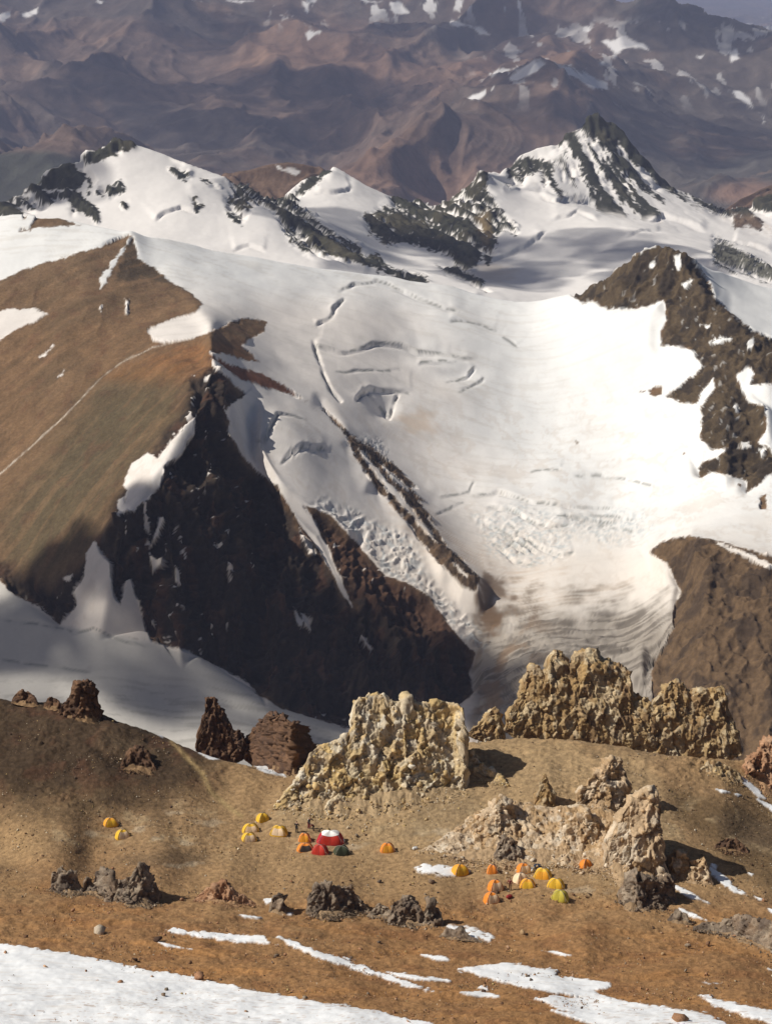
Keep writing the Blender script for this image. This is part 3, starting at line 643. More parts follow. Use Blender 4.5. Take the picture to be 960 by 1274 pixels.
    rock = rock * (1 - .95 * scr * sstep(.1, .4, g2 + .35))
    w = fbm(X / 90, Y / 90, 4, 321); w2 = fbm(X / 18, Y / 24, 4, 331)
    alb = np.zeros(X.shape + (3,), np.float32) + np.array((0.185, 0.112, 0.060), np.float32)          # brown scree
    alb = mixc(alb, (0.150, 0.098, 0.056), sstep(-.2, .5, w) * .7)
    alb = mixc(alb, (0.185, 0.125, 0.076), sstep(420, 300, py + 30 * w) * .5)
    alb = mixc(alb, (0.245, 0.118, 0.048), pmask(px, py, [(125, 470), (180, 445), (240, 428), (300, 428), (320, 450), (265, 452), (262, 470), (200, 480), (160, 478)], 10, 7 * w2) * .9)
    alb = mixc(alb, (0.085, 0.070, 0.040), pmask(px, py, [(120, 480), (180, 465), (230, 480), (235, 510), (150, 600), (110, 680), (60, 720), (0, 700), (0, 640), (60, 560)], 30, 14 * w2) * .8)
    alb = mixc(alb, (0.130, 0.058, 0.036), sstep(.2, .7, w2) * .3)
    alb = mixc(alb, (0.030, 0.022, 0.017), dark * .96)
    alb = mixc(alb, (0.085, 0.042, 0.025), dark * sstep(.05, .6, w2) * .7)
    alb = mixc(alb, (0.075, 0.040, 0.024), pmask(px, py, [(385, 635), (440, 670), (480, 715), (520, 735), (560, 780), (590, 812), (560, 810), (500, 780), (450, 740), (420, 700)], 12, 8 * w2) * .9)
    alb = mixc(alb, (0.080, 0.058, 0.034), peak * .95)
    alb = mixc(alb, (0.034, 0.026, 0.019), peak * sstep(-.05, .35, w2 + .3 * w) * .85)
    alb = mixc(alb, (0.118, 0.076, 0.043), hill * .92)
    alb = mixc(alb, (0.050, 0.035, 0.025), hill * sstep(.1, .5, w2 + .4 * w) * .7)
    alb = mixc(alb, (0.080, 0.054, 0.037), ribm * .9)
    alb = mixc(alb, (0.060, 0.046, 0.030), pmask(px, py, [(158, 296), (168, 296), (174, 322), (196, 338), (222, 356), (200, 352), (176, 344), (160, 352), (144, 348), (152, 325)], 3, 5 * w2) * .8)
    alb = mixc(alb, (0.190, 0.070, 0.036), pmask(px, py, R_FIN, 2) * .9)
    rt, _ = line_sd(px + .5 * nj, py + .5 * nj, [(-60, 640), (0, 590), (40, 555), (80, 518), (120, 476), (128, 468), (150, 452), (190, 432), (235, 422)], 20)   # the footpath
    alb = mixc(alb, (0.55, 0.48, 0.40), np.exp(-(rt / (.9 + .5 * nj)) ** 2) * np.clip(.75 + .6 * nf, .2, .95) * (rock > .4))
    strk = fbm((X * .8 - Y * .6) / 10, (X * .6 + Y * .8) / 140, 4, 337)                # stone stripes down the scree
    soilc = 1 - np.clip(dark + peak + hill, 0, 1)
    alb = mixc(alb, (0.105, 0.072, 0.040), soilc * sstep(.0, .6, strk) * .40)
    alb = mixc(alb, (0.235, 0.140, 0.075), soilc * sstep(.1, .7, -strk) * .35)
    alb = alb * (1 + (.25 - .17 * soilc) [..., None] * nf[..., None]) * (1 + (.15 - .1 * soilc)[..., None] * g3[..., None])
    # snow: clean where fresh, dusty on the left and over the tongue
    sn = np.zeros(X.shape + (3,), np.float32) + np.array((0.82, 0.815, 0.805), np.float32)
    dusty = sstep(640, 430, px - .35 * (py - 400) + 40 * w) * sstep(330, 400, py + 10 * w)
    sn = mixc(sn, (0.745, 0.685, 0.64), dusty * .85)
    sn = mixc(sn, (0.70, 0.62, 0.545), sstep(600, 720, py + 30 * w) * .7)
    sn = mixc(sn, (0.58, 0.44, 0.32), sstep(1.15, .2, np.hypot((px - 518) / 30, (py - 524) / 22) + .5 * w2 + .3 * nj) * .6)
    streak = fbm(X / 40, Y / 5, 4, 341)
    for poly, am in (([(500, 610), (560, 660), (620, 705), (700, 712), (640, 722), (560, 700), (520, 660)], .55), ([(600, 720), (640, 730), (700, 735), (780, 730), (760, 745), (700, 756), (660, 770), (620, 770)], .6), ([(460, 590), (500, 630), (560, 690), (600, 715), (560, 705), (500, 660)], .5)):
        sn = mixc(sn, (0.52, 0.39, 0.28), pmask(px, py, poly, 14, 10 * w2) * am * sstep(-.6, .5, streak))
    flow = fbm((X + .35 * Y) / 12 + nj, (Y - .35 * X) / 70, 4, 347)
    sn = mixc(sn, (0.60, 0.52, 0.45), sstep(.05, .6, flow) * sstep(420, 560, py) * .35)
    sn = mixc(sn, (0.62, 0.58, 0.53), sstep(.1, .6, fbm(X / 60, Y / 9, 4, 349)) * sstep(1000, 500, px) * .35)
    tong = sstep(718, 790, py + 22 * w2) * sstep(575, 600, px)
    sn = mixc(sn, (0.30, 0.262, 0.222), tong * .9)
    sn = mixc(sn, (0.13, 0.112, 0.095), tong * sstep(-.25, .45, streak + .4 * w2) * .8)
    sn = mixc(sn, (0.24, 0.165, 0.11), tong * sstep(-.1, .6, w2) * sstep(720, 610, px) * .8)
    sn = mixc(sn, (0.47, 0.52, 0.54), ice * sstep(.0, .5, nf + .5 * w2) * .55)
    sn = mixc(sn, (0.46, 0.42, 0.39), ice * sstep(480, 560, px) * sstep(600, 540, px - .3 * (py - 700)) * .4)
    sn = mixc(sn, (0.150, 0.095, 0.058), pmask(px, py, R_TALUS, 7, 9 * w2 + 5 * nj) * .85)
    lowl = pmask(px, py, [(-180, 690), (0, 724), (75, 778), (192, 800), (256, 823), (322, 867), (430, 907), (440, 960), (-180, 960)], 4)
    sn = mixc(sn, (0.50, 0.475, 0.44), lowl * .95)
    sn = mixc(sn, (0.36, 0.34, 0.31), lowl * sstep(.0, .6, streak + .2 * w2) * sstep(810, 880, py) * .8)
    for ln, hgt, fade in CREV + SLOTS:                # grey ice along the crevasses, darkened to paint in the walls' shade
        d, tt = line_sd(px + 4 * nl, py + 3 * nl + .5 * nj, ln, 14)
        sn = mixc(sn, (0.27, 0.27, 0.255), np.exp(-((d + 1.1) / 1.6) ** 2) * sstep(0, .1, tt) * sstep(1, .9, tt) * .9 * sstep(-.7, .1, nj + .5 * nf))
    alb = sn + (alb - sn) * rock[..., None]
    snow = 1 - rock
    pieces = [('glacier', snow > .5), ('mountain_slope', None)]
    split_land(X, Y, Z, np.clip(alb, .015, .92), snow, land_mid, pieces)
mid_land()

# ------------------------------------------------------------------ the snow peaks behind the glacier
ridge_pts = [(px, 425, 2800) for px in range(-170, 1131, 130)] + [
    (-170, 340, 3150), (0, 295, 3230), (100, 272, 3290), (180, 240, 3340), (250, 292, 3200), (350, 318, 3100), (450, 338, 3030), (200, 300, 3180), (120, 235, 3370),
    (400, 262, 3560), (440, 285, 3480), (470, 312, 3360), (520, 336, 3220), (350, 250, 3650), (500, 318, 3370), (560, 332, 3300), (600, 335, 3330), (600, 290, 3560), (540, 290, 3560),
    (620, 335, 3330), (680, 368, 3080), (640, 290, 3560), (700, 305, 3480), (730, 262, 3700), (690, 240, 3800), (800, 292, 3480), (870, 312, 3330), (960, 346, 3180), (1130, 370, 3120), (860, 350, 3130), (780, 340, 3220),
    (640, 236, 3980), (660, 225, 4010), (720, 252, 3960), (760, 256, 3960), (800, 266, 3930), (850, 274, 3910), (900, 290, 3850), (960, 305, 3800), (1130, 310, 3780), (870, 262, 4010)]
ridge_lines = [[(-170, 300, 3420), (-60, 275, 3420), (0, 250, 3420), (25, 236, 3430), (50, 224, 3440), (78, 206, 3450), (104, 194, 3455), (130, 182, 3460), (148, 171, 3465), (164, 177, 3460), (178, 182, 3455), (230, 200, 3440), (280, 218, 3420), (312, 238, 3390), (345, 262, 3340), (400, 298, 3230), (460, 328, 3130), (530, 352, 3040), (590, 366, 2980)],
    [(345, 250, 3720), (368, 232, 3760), (390, 216, 3800), (415, 209, 3820), (440, 221, 3810), (458, 233, 3790), (478, 247, 3760), (500, 247, 3800), (520, 246, 3810), (540, 255, 3800), (560, 247, 3790), (580, 230, 3780), (601, 213, 3770), (625, 224, 3790), (650, 233, 3840), (690, 246, 3850)],
    [(633, 206, 4150), (645, 192, 4150), (668, 184, 4170), (692, 180, 4180), (712, 163, 4190), (735, 138, 4200), (752, 143, 4200), (764, 150, 4195), (776, 166, 4190), (800, 195, 4170), (835, 230, 4140), (862, 243, 4120), (885, 256, 4110), (905, 263, 4100), (930, 258, 4100), (945, 244, 4110), (975, 238, 4110), (1130, 225, 4100)],
    [(601, 213, 3770), (612, 260, 3650), (618, 310, 3450)],
    [(240, 232, 4700), (300, 212, 4650), (330, 204, 4650), (360, 200, 4650), (392, 204, 4650), (430, 225, 4650), (470, 250, 4650)], [(890, 268, 4600), (920, 245, 4700), (960, 228, 4800), (1130, 205, 4900)]]
ridge_far = [(px, 0, t) for px in range(-170, 1131, 100) for t in ((4420, -560), (5200, -900), (6400, -1150))]
RIDGE = NearLand(ridge_pts + ridge_far, ridge_lines, 2800, 6400, -0.262, 0.262, 600, 900, (1, 1))
RIDGE.soften(9, 12)
DARKS = [[(-180, 280), (0, 248), (25, 234), (60, 218), (80, 205), (105, 192), (130, 182), (146, 169), (166, 175), (172, 182), (150, 190), (120, 200), (106, 208), (120, 225), (112, 240), (108, 222), (95, 232), (60, 238), (90, 238), (98, 245), (70, 250), (45, 262), (0, 268), (-180, 300)],
    [(85, 245), (100, 248), (118, 262), (121, 275), (112, 270), (96, 262), (90, 268)], [(118, 235), (128, 228), (140, 232), (150, 225), (155, 238), (145, 244), (130, 246), (120, 243)],
    [(212, 212), (220, 209), (228, 216), (236, 214), (236, 222), (222, 220)], [(250, 222), (258, 222), (274, 233), (262, 231)], [(279, 217), (296, 220), (320, 236), (345, 255), (340, 262), (318, 255), (305, 268), (300, 278), (292, 276), (282, 262), (280, 245), (290, 238)], [(152, 252), (157, 252), (157, 262), (152, 260)], [(240, 247), (248, 258), (244, 264)],
    [(326, 242), (345, 236), (356, 246), (366, 240), (388, 213), (396, 208), (412, 212), (400, 224), (380, 240), (364, 252), (380, 262), (400, 278), (420, 292), (446, 304), (452, 318), (470, 316), (480, 330), (500, 338), (530, 344), (533, 352), (505, 352), (480, 340), (462, 330), (430, 325), (405, 318), (380, 312), (362, 300), (350, 280), (342, 262)],
    [(452, 268), (470, 262), (480, 256), (492, 262), (484, 245), (500, 238), (520, 244), (540, 256), (560, 246), (580, 230), (600, 211), (606, 214), (606, 235), (622, 262), (640, 282), (642, 292), (628, 284), (616, 300), (612, 318), (606, 328), (600, 310), (592, 330), (575, 336), (560, 318), (540, 312), (520, 306), (505, 302), (482, 304), (470, 296), (460, 290)],
    [(600, 350), (605, 362), (580, 348), (556, 340), (545, 330), (565, 332), (585, 340)],
    [(631, 210), (640, 198), (650, 196), (668, 196), (684, 206), (682, 225), (676, 234), (672, 214), (660, 216), (654, 220), (650, 232), (640, 222), (632, 222)], [(690, 184), (716, 158), (712, 168), (694, 184)],
    [(714, 160), (722, 145), (735, 136), (752, 141), (764, 149), (776, 164), (790, 180), (802, 196), (822, 218), (842, 234), (838, 240), (824, 232), (815, 240), (800, 238), (790, 226), (785, 240), (778, 250), (768, 240), (760, 252), (752, 232), (746, 240), (736, 222), (730, 200), (722, 226), (716, 215), (708, 228), (702, 212), (700, 226), (694, 210), (704, 206), (722, 200), (730, 186)],
    [(842, 236), (862, 244), (885, 254), (905, 260), (930, 256), (946, 240), (962, 236), (1130, 222), (1130, 262), (962, 262), (930, 268), (905, 268), (875, 258)], [(912, 268), (925, 270), (944, 270), (946, 286), (930, 280), (914, 284)],
    [(888, 293), (900, 298), (930, 316), (962, 334), (1130, 400), (1130, 420), (960, 352), (920, 338), (886, 326)]]
RCREV = [([(606, 326), (625, 318), (650, 310), (668, 300), (680, 288)], 7, 8), ([(684, 272), (705, 268), (718, 262), (730, 268), (745, 276)], 5, 10), ([(670, 240), (690, 246), (730, 250), (768, 264)], 8, 16), ([(806, 276), (825, 270), (850, 276), (880, 288)], 9, 14), ([(776, 298), (800, 288), (822, 287)], 4, 8), ([(910, 300), (930, 304), (962, 316)], 6, 10), ([(192, 278), (205, 266), (225, 260), (248, 268)], 7, 14), ([(288, 310), (310, 304), (332, 310)], 5, 10), ([(390, 240), (420, 240), (438, 234)], 7, 14), ([(892, 364), (915, 364), (945, 372)], 4, 10)]
land_ridge = land_material('snow_peak_ground', (0.02, 0.12), (0.2, 0.25), 2.2, 0.11, snow_bump=0.08)
def ridge_land():
    X, Y, Z = RIDGE.grid(720, 290, sm=5)
    px, py = project(X, Y, Z)
    sharp = np.zeros(X.shape, np.float32)
    for ln in ridge_lines[:3] + ridge_lines[4:]: sharp = np.maximum(sharp, np.exp(-(line_sd(px, py, [q[:2] for q in ln], 60)[0] / 9) ** 2))
    Z = Z * sharp + RIDGE.soft_z * (1 - sharp)
    px, py = project(X, Y, Z)
    nj = fbm(X / 32, Y / 40, 5, 401)
    nrm = grid_normals(X, Y, Z)
    # flutings fan out from each summit down its faces
    xs, ys_, zs = at_y(735, 138, 4200)
    cs = (X - xs) + (.42 + .0022 * (X - xs)) * (Z - zs) + 5 * nj            # ribs slant down to the right and spread a little
    fl1 = perlin(cs / 44, Z / 300, 411); fl2 = perlin(cs / 18, Z / 120, 421); fl3 = perlin(cs / 8, Z / 50, 431)
    onpk = pmask(px, py, [(625, 215), (735, 125), (900, 262), (1130, 222), (1130, 320), (880, 300), (780, 275), (640, 240)], 12)
    flg = onpk * (fl1 * .6 + fl2 * .5 + fl3 * .3) + (1 - onpk) * (.8 * perlin((X + .6 * Y) / 42 + .4 * nj, Z / 190, 441) + .5 * perlin((X + .6 * Y) / 16, Z / 90, 451))
    dk = np.zeros(X.shape, np.float32)
    for p in DARKS: dk = np.maximum(dk, pmask(px, py, p, 6, 3 * nj))
    amp = dk * (14 * flg + 5 * nj + 4 * (ridged(X / 50, Y / 50, 4, 455) - .8)) + (1 - dk) * (6 * fbm(X / 260, Y / 260, 3, 461) + 1.0 * fbm(X / 60, Y / 60, 4, 462) + onpk * 2.5 * flg)
    for ln, hgt, fade in RCREV:
        d, tt = line_sd(px + nj, py + nj, ln, 40)
        end = sstep(0, .15, tt) * sstep(1, .85, tt)
        amp = amp + (1 - dk) * end * hgt * .7 * (sstep(-1.3, 1.3, d) * np.exp(-np.abs(d) / fade) - .5 * np.exp(-((d + 1.2) / 2) ** 2))
    X = X + amp * nrm[..., 0]; Y = Y + amp * nrm[..., 1]; Z = Z + amp * nrm[..., 2]
    px, py = project(X, Y, Z)
    nf = fbm(X / 9, Y / 12, 3, 471)
    rock = np.zeros(X.shape, np.float32)
    for p in DARKS:
        sd = poly_sd(px, py, p)
        rock = np.maximum(rock, sstep(-.8, .8, np.clip(sd, -12, 3.0) + 6.5 * flg + 3.4 * nf - 0.2))
    face = pmask(px, py, [(712, 160), (735, 136), (764, 148), (800, 194), (842, 234), (866, 262), (800, 272), (720, 258), (680, 240), (676, 205), (700, 192)], 5, 3 * nj)
    ribs = .7 * fl1 + .75 * fl2 + .45 * fl3 + .2 * nf
    rock = rock * (1 - face) + face * sstep(-.07, .10, ribs + .22 * sstep(715, 760, px) - (-.28 + .62 * sstep(150, 264, py)))
    back = np.maximum(sstep(4380, 4430, Y), sstep(3860, 3900, Y) * (px > 240) * (px < 600) * (Y > 4000))
    rock = np.maximum(rock, back)
    rock = rock * (1 - pmask(px, py, [(350, 212), (358, 208), (366, 210), (374, 214), (368, 218)], 1, nj)) * (1 - pmask(px, py, [(343, 206), (350, 208), (352, 212), (346, 211)], 1, nj))
    w = fbm(X / 160, Y / 160, 4, 481)
    alb = np.zeros(X.shape + (3,), np.float32) + np.array((0.038, 0.038, 0.027), np.float32)
    alb = mixc(alb, (0.068, 0.060, 0.038), sstep(0, .6, w + .4 * nj) * .8)
    alb = mixc(alb, (0.20, 0.145, 0.075), pmask(px, py, [(594, 268), (606, 262), (612, 290), (606, 312), (596, 290)], 6, 3 * nj) * .8)
    alb = mixc(alb, (0.19, 0.125, 0.085), pmask(px, py, R_DEB, 6, 3 * nj) * .7)
    alb = mixc(alb, (0.150, 0.095, 0.065), back * .9)
    alb = mixc(alb, (0.15, 0.145, 0.115), pmask(px, py, DARKS[-1], 3) * .8)
    alb = alb * (1 + .25 * nf[..., None])
    sn = np.zeros(X.shape + (3,), np.float32) + np.array((0.79, 0.755, 0.73), np.float32)
    sn = mixc(sn, (0.56, 0.48, 0.42), sstep(.1, .7, flg + .3 * nf) * onpk * .5)
    sn = mixc(sn, (0.62, 0.52, 0.42), sstep(1.2, .2, np.hypot((px - 610) / 40, (py - 340) / 16) + .3 * nj) * .6)
    alb = sn + (alb - sn) * rock[..., None]
    split_land(X, Y, Z, np.clip(alb, .015, .9), 1 - rock, land_ridge, [('snow_peak', rock < .5), ('rocky_ridge', None)])
R_DEB = [(910, 266), (946, 268), (950, 288), (912, 288)]
ridge_land()

# ------------------------------------------------------------------ the ranges beyond the valley
far_pts = [(px, 275, 6800) for px in range(-170, 1131, 130)] + [(px, 330, 6000) for px in range(-170, 1131, 130)] + [
    (0, 245, 7000), (-170, 240, 7000), (130, 230, 7300), (240, 215, 8300), (400, 240, 8300), (560, 240, 8500), (880, 238, 8700), (760, 250, 8400), (960, 225, 9000), (1130, 220, 9000),
    (-170, 175, 9500), (60, 172, 9500), (180, 165, 9800), (300, 170, 9800), (250, 130, 10700), (380, 150, 10400), (100, 110, 11200), (-170, 110, 11300), (-170, 60, 12300), (50, 75, 12000), (180, 80, 11900), (420, 90, 11900), (300, 100, 11400), (480, 120, 11200),
    (400, 190, 9600), (480, 150, 10400), (560, 105, 11400), (620, 80, 12000), (520, 60, 12700), (600, 60, 12700), (680, 50, 12900), (760, 64, 12500), (830, 84, 12000), (900, 88, 11900),
    (720, 150, 9500), (850, 200, 9200), (960, 190, 9400), (1130, 190, 9400), (720, 215, 8800), (800, 225, 8800), (880, 150, 10100), (960, 150, 10300), (1130, 150, 10400),
    (100, 40, 12900), (300, 45, 12900), (450, 45, 13000), (560, 30, 13300), (-170, 30, 13000), (960, -34, 60000), (830, -34, 60000), (500, -36, 60000), (100, -36, 60000), (-170, -36, 60000), (1130, -34, 60000), (890, -8, 40000), (1000, -4, 40000), (1130, 0, 40000)] + [
    (px, 0, (17500, -900)) for px in range(-170, 1131, 100)] + [(px, 0, (30000, -950)) for px in range(-170, 1131, 100)]
far_lines = [[(450, 222, 8600), (490, 196, 8850), (520, 172, 9050), (560, 148, 9300), (600, 122, 9600), (640, 102, 9850), (690, 78, 10150), (720, 86, 10300), (755, 94, 10550), (795, 100, 10850), (840, 116, 10950), (900, 120, 11100), (960, 112, 11400), (1130, 120, 11500)],
    [(640, 102, 9850), (655, 150, 9250), (660, 190, 8900)], [(560, 148, 9300), (590, 190, 8850)], [(755, 94, 10550), (765, 150, 9600), (790, 200, 9000)],
    [(-170, -36, 14000), (0, -38, 14000), (100, -40, 14100), (200, -42, 14200), (350, -42, 14200), (500, -40, 14200), (600, -34, 14000), (680, -22, 13600), (760, -10, 13300), (820, 0, 13000), (880, 18, 12700), (960, 38, 12300), (1130, 70, 12000)],
    [(-170, 185, 7700), (0, 178, 7900), (60, 182, 8000), (105, 162, 8300), (150, 178, 8300), (200, 188, 8300), (230, 205, 8200)], [(-170, 210, 7100), (0, 195, 7200), (50, 192, 7300), (90, 188, 7400), (130, 205, 7400)],
    [(860, 245, 8600), (900, 238, 8700), (960, 215, 8900), (1130, 200, 9000)], [(0, 115, 10900), (120, 92, 11400), (200, 110, 11000), (280, 135, 10400), (340, 170, 9600)], [(300, 60, 12500), (380, 85, 11800), (430, 120, 11000), (450, 150, 10200)], [(500, 20, 13500), (540, 50, 12700), (570, 80, 11900)]]
FAR = NearLand(far_pts, far_lines, 6000, 60000, -0.27, 0.27, 760, 1800, (6, 8))
def far_relief():
    us = np.linspace(FAR.u0, FAR.u1, FAR.nu); vv = np.linspace(FAR.v0, FAR.v1, FAR.nv)
    U, W = np.meshgrid(us, vv, indexing='ij'); Y = np.exp(W); X = U * Y
    wx = X + 420 * fbm(X / 2200, Y / 2200, 3, 501); wy = Y + 420 * fbm(X / 2200, Y / 2200, 3, 503)
    spur_ = ridged((wx - .35 * wy) / 1500, wy / 4200, 5, 513, .5) - .8            # spurs and gullies running down to the valley
    r = 105 * (ridged(wx / 3000, wy / 3000, 8, 511, .52) - .8) + 95 * spur_ + 26 * (ridged(wx / 420, wy / 520, 4, 521, .55) - .8)
    FAR.G = FAR.G + r * sstep(6400, 8200, Y) * sstep(40000, 22000, Y)
far_relief()
FSNOW = [[(698, 84), (708, 82), (722, 90), (738, 96), (755, 104), (756, 110), (740, 110), (724, 104), (710, 96)], [(630, 95), (650, 84), (672, 74), (690, 76), (680, 84), (660, 92), (645, 100), (632, 102)], [(605, 92), (620, 85), (645, 82), (640, 88), (612, 95)], [(572, 128), (590, 118), (605, 110), (606, 116), (590, 124), (576, 132)], [(604, 118), (612, 106), (618, 102), (614, 114)], [(722, 32), (728, 29), (735, 33), (733, 40), (724, 40)],
    [(560, 28), (580, 29), (598, 34), (610, 44), (596, 42), (582, 34)], [(482, 2), (500, 4), (514, 14), (512, 20), (498, 20), (486, 10)], [(568, 0), (578, 0), (572, 10), (566, 12)], [(540, 4), (545, 2), (540, 12)], [(745, 50), (775, 45), (800, 52), (810, 66), (795, 60), (780, 62), (765, 70)], [(640, 62), (652, 60), (648, 66)], [(906, 112), (920, 112), (935, 128), (952, 145), (950, 150), (938, 140), (925, 126)], [(905, 65), (915, 62), (920, 72), (910, 76)], [(865, 70), (876, 68), (872, 76)], [(740, 76), (752, 74), (756, 84), (746, 82)],
    [(380, 42), (396, 36), (408, 32), (400, 42), (384, 48)], [(0, 18), (12, 14), (14, 22), (0, 28)], [(26, 18), (40, 12), (50, 10), (46, 18), (30, 22)], [(120, 0), (128, 2), (126, 6)], [(375, 0), (390, 0), (384, 18), (378, 16)], [(450, 0), (478, 0), (472, 5), (456, 4)], [(512, 0), (530, 0), (524, 10), (516, 8)], [(240, 0), (262, 0), (250, 4)], [(280, 0), (318, 0), (300, 5)]]
land_far = land_material('far_range_ground', (0.002, 0.012), (0.3, 0.3), 18.0, 0.010, snow_bump=0.3)
def far_land():
    X, Y, Z = FAR.grid(640, 300, sm=1, vis_eps=.02)
    px, py = project(X, Y, Z)
    wx = X + 500 * fbm(X / 2600, Y / 2600, 3, 501); wy = Y + 500 * fbm(X / 2600, Y / 2600, 3, 503)
    nf = fbm(X / 90, Y / 160, 4, 531)
    w = fbm(wx / 2600, wy / 2600, 5, 541); w2 = fbm(wx / 600, wy / 900, 5, 551)
    alb = np.zeros(X.shape + (3,), np.float32) + np.array((0.125, 0.086, 0.066), np.float32)
    alb = mixc(alb, (0.195, 0.118, 0.080), sstep(.0, .6, w) * .8)
    alb = mixc(alb, (0.085, 0.072, 0.062), sstep(.0, .5, -w + .3 * w2) * .8)
    alb = mixc(alb, (0.062, 0.064, 0.058), sstep(700, 780, px + 40 * w2 + .3 * (py - 100)) * .7)
    alb = mixc(alb, (0.24, 0.15, 0.10), sstep(.25, .7, w2) * .4)
    alb = mixc(alb, (0.050, 0.056, 0.042), pmask(px, py, [(-180, 195), (0, 190), (60, 188), (130, 200), (140, 230), (0, 275), (-180, 290)], 6, 5 * w2) * .9)
    alb = mixc(alb, (0.32, 0.19, 0.13), sstep(1.2, .5, np.hypot((px - 930) / 60, (py - 240) / 18) + .3 * w2) * .7)
    alb = alb * (1 + .3 * nf[..., None])
    snow = np.zeros(X.shape, np.float32)
    for p in FSNOW: snow = np.maximum(snow, pmask(px, py, p, 1.4, 3.5 * fbm(X / 130, Y / 420, 4, 563) + 2.2 * nf - 1.2))
    high = sstep(.42, .52, fbm(X / 120, Y / 420, 4, 561) + .2 * nf) * np.maximum(sstep(52, 14, py + .02 * px) * sstep(250, 420, px) * sstep(760, 640, px), .55 * sstep(560, 640, px) * sstep(150, 90, py) * sstep(15, 40, py)) * .9
    snow = np.maximum(snow, high)
    sn = np.zeros(X.shape + (3,), np.float32) + np.array((0.74, 0.72, 0.71), np.float32)
    alb = alb + (sn - alb) * snow[..., None]
    split_land(X, Y, Z, np.clip(alb, .02, .85), snow, land_far, [('far_mountains', None)])
far_land()

# ------------------------------------------------------------------ thin haze filling the valley air
def haze():
    b = bmesh.new(); bmesh.ops.create_cube(b, size=1.0)
    me = bpy.data.meshes.new('haze'); b.to_mesh(me); b.free()
    o = bpy.data.objects.new('haze', me); COL.objects.link(o)
    z0, z1 = -4200, 160
    o.location = (0, 30500, (z0 + z1) / 2); o.scale = (40000, 62000, z1 - z0)
    m = bpy.data.materials.new('haze_air'); m.use_nodes = True
    nt = m.node_tree
    nt.nodes.remove(nt.nodes['Principled BSDF'])
    v = nt.nodes.new('ShaderNodeVolumePrincipled')
    v.inputs['Color'].default_value = (0.53, 0.60, 0.90, 1)
    v.inputs['Density'].default_value = 3.3e-5
    v.inputs['Anisotropy'].default_value = 0.0
    nt.links.new(v.outputs[0], nt.nodes['Material Output'].inputs['Volume'])
    me.materials.append(m)
    tag(o, kind='stuff')
haze()

# ------------------------------------------------------------------ rock outcrops round the camp
rock_mat = land_material('outcrop_rock', (1.3, 7.0), (0.25, 0.32), 0.10, 4.0)
PAL = {'ochre': [(.50, .36, .18), (.56, .47, .34), (.46, .33, .17), (.58, .52, .42), (.50, .36, .16), (.42, .33, .22)],
       'umber': [(.105, .060, .038), (.135, .078, .048), (.080, .048, .034), (.17, .095, .055)],
       'golden': [(.38, .25, .115), (.30, .195, .095), (.45, .33, .18), (.24, .155, .085), (.50, .41, .28)],
       'pink': [(.47, .33, .20), (.55, .43, .30), (.40, .27, .15), (.58, .49, .38), (.36, .24, .13)],
       'grey': [(.165, .125, .095), (.23, .18, .135), (.115, .088, .070), (.30, .24, .18), (.20, .14, .095)],
       'rust': [(.36, .20, .115), (.30, .16, .09), (.43, .27, .17)]}
def chunk_shapes(n, seed, corners=16):
    rs = random.Random(seed); out = []
    for _ in range(n):
        b = bmesh.new()
        for _k in range(corners):
            v = Vector((rs.gauss(0, 1), rs.gauss(0, 1), rs.gauss(0, 1))).normalized()
            b.verts.new((v.x * rs.uniform(.75, 1.05), v.y * rs.uniform(.7, 1.0), v.z * rs.uniform(.55, .85)))
        r = bmesh.ops.convex_hull(b, input=b.verts)
        for v in [v for v in b.verts if not v.link_faces]: b.verts.remove(v)
        bmesh.ops.triangulate(b, faces=b.faces[:])
        b.verts.index_update()
        out.append((np.array([v.co[:] for v in b.verts]), np.array([[v.index for v in f.verts] for f in b.faces])))
        b.free()
    return out
CHUNKS = chunk_shapes(10, 5)
PEBBLES = chunk_shapes(8, 6, 7)
def chunk_cloud(name, pos, size, cols, seed, parent=None, mat=None, flat=1.0, shapes=None):
    shapes = shapes or CHUNKS
    rs = np.random.RandomState(seed)
    VV = []; FF = []; CC = []; k = 0
    for p, s_, c in zip(pos, size, cols):
        v, f = shapes[rs.randint(len(shapes))]
        q = rs.normal(size=4); q /= np.linalg.norm(q); a, b_, c_, d = q
        R = np.array([[1 - 2 * (c_ * c_ + d * d), 2 * (b_ * c_ - a * d), 2 * (b_ * d + a * c_)], [2 * (b_ * c_ + a * d), 1 - 2 * (b_ * b_ + d * d), 2 * (c_ * d - a * b_)], [2 * (b_ * d - a * c_), 2 * (c_ * d + a * b_), 1 - 2 * (b_ * b_ + c_ * c_)]])
        w = (v * rs.uniform(.7, 1.3, 3)) @ R.T * s_
        w[:, 2] *= flat
        VV.append(w + p); FF.append(f + k); k += len(v); CC.append(np.repeat(np.asarray(c)[None] * rs.uniform(.8, 1.2), len(v), 0))
    V = np.concatenate(VV); 
    o = mesh_np(name, V, np.concatenate(FF), mat or rock_mat, {'alb': ('FLOAT_COLOR', np.concatenate(CC)), 'snow': ('FLOAT', np.zeros(len(V)))}, smooth=False, parent=parent)
    return o
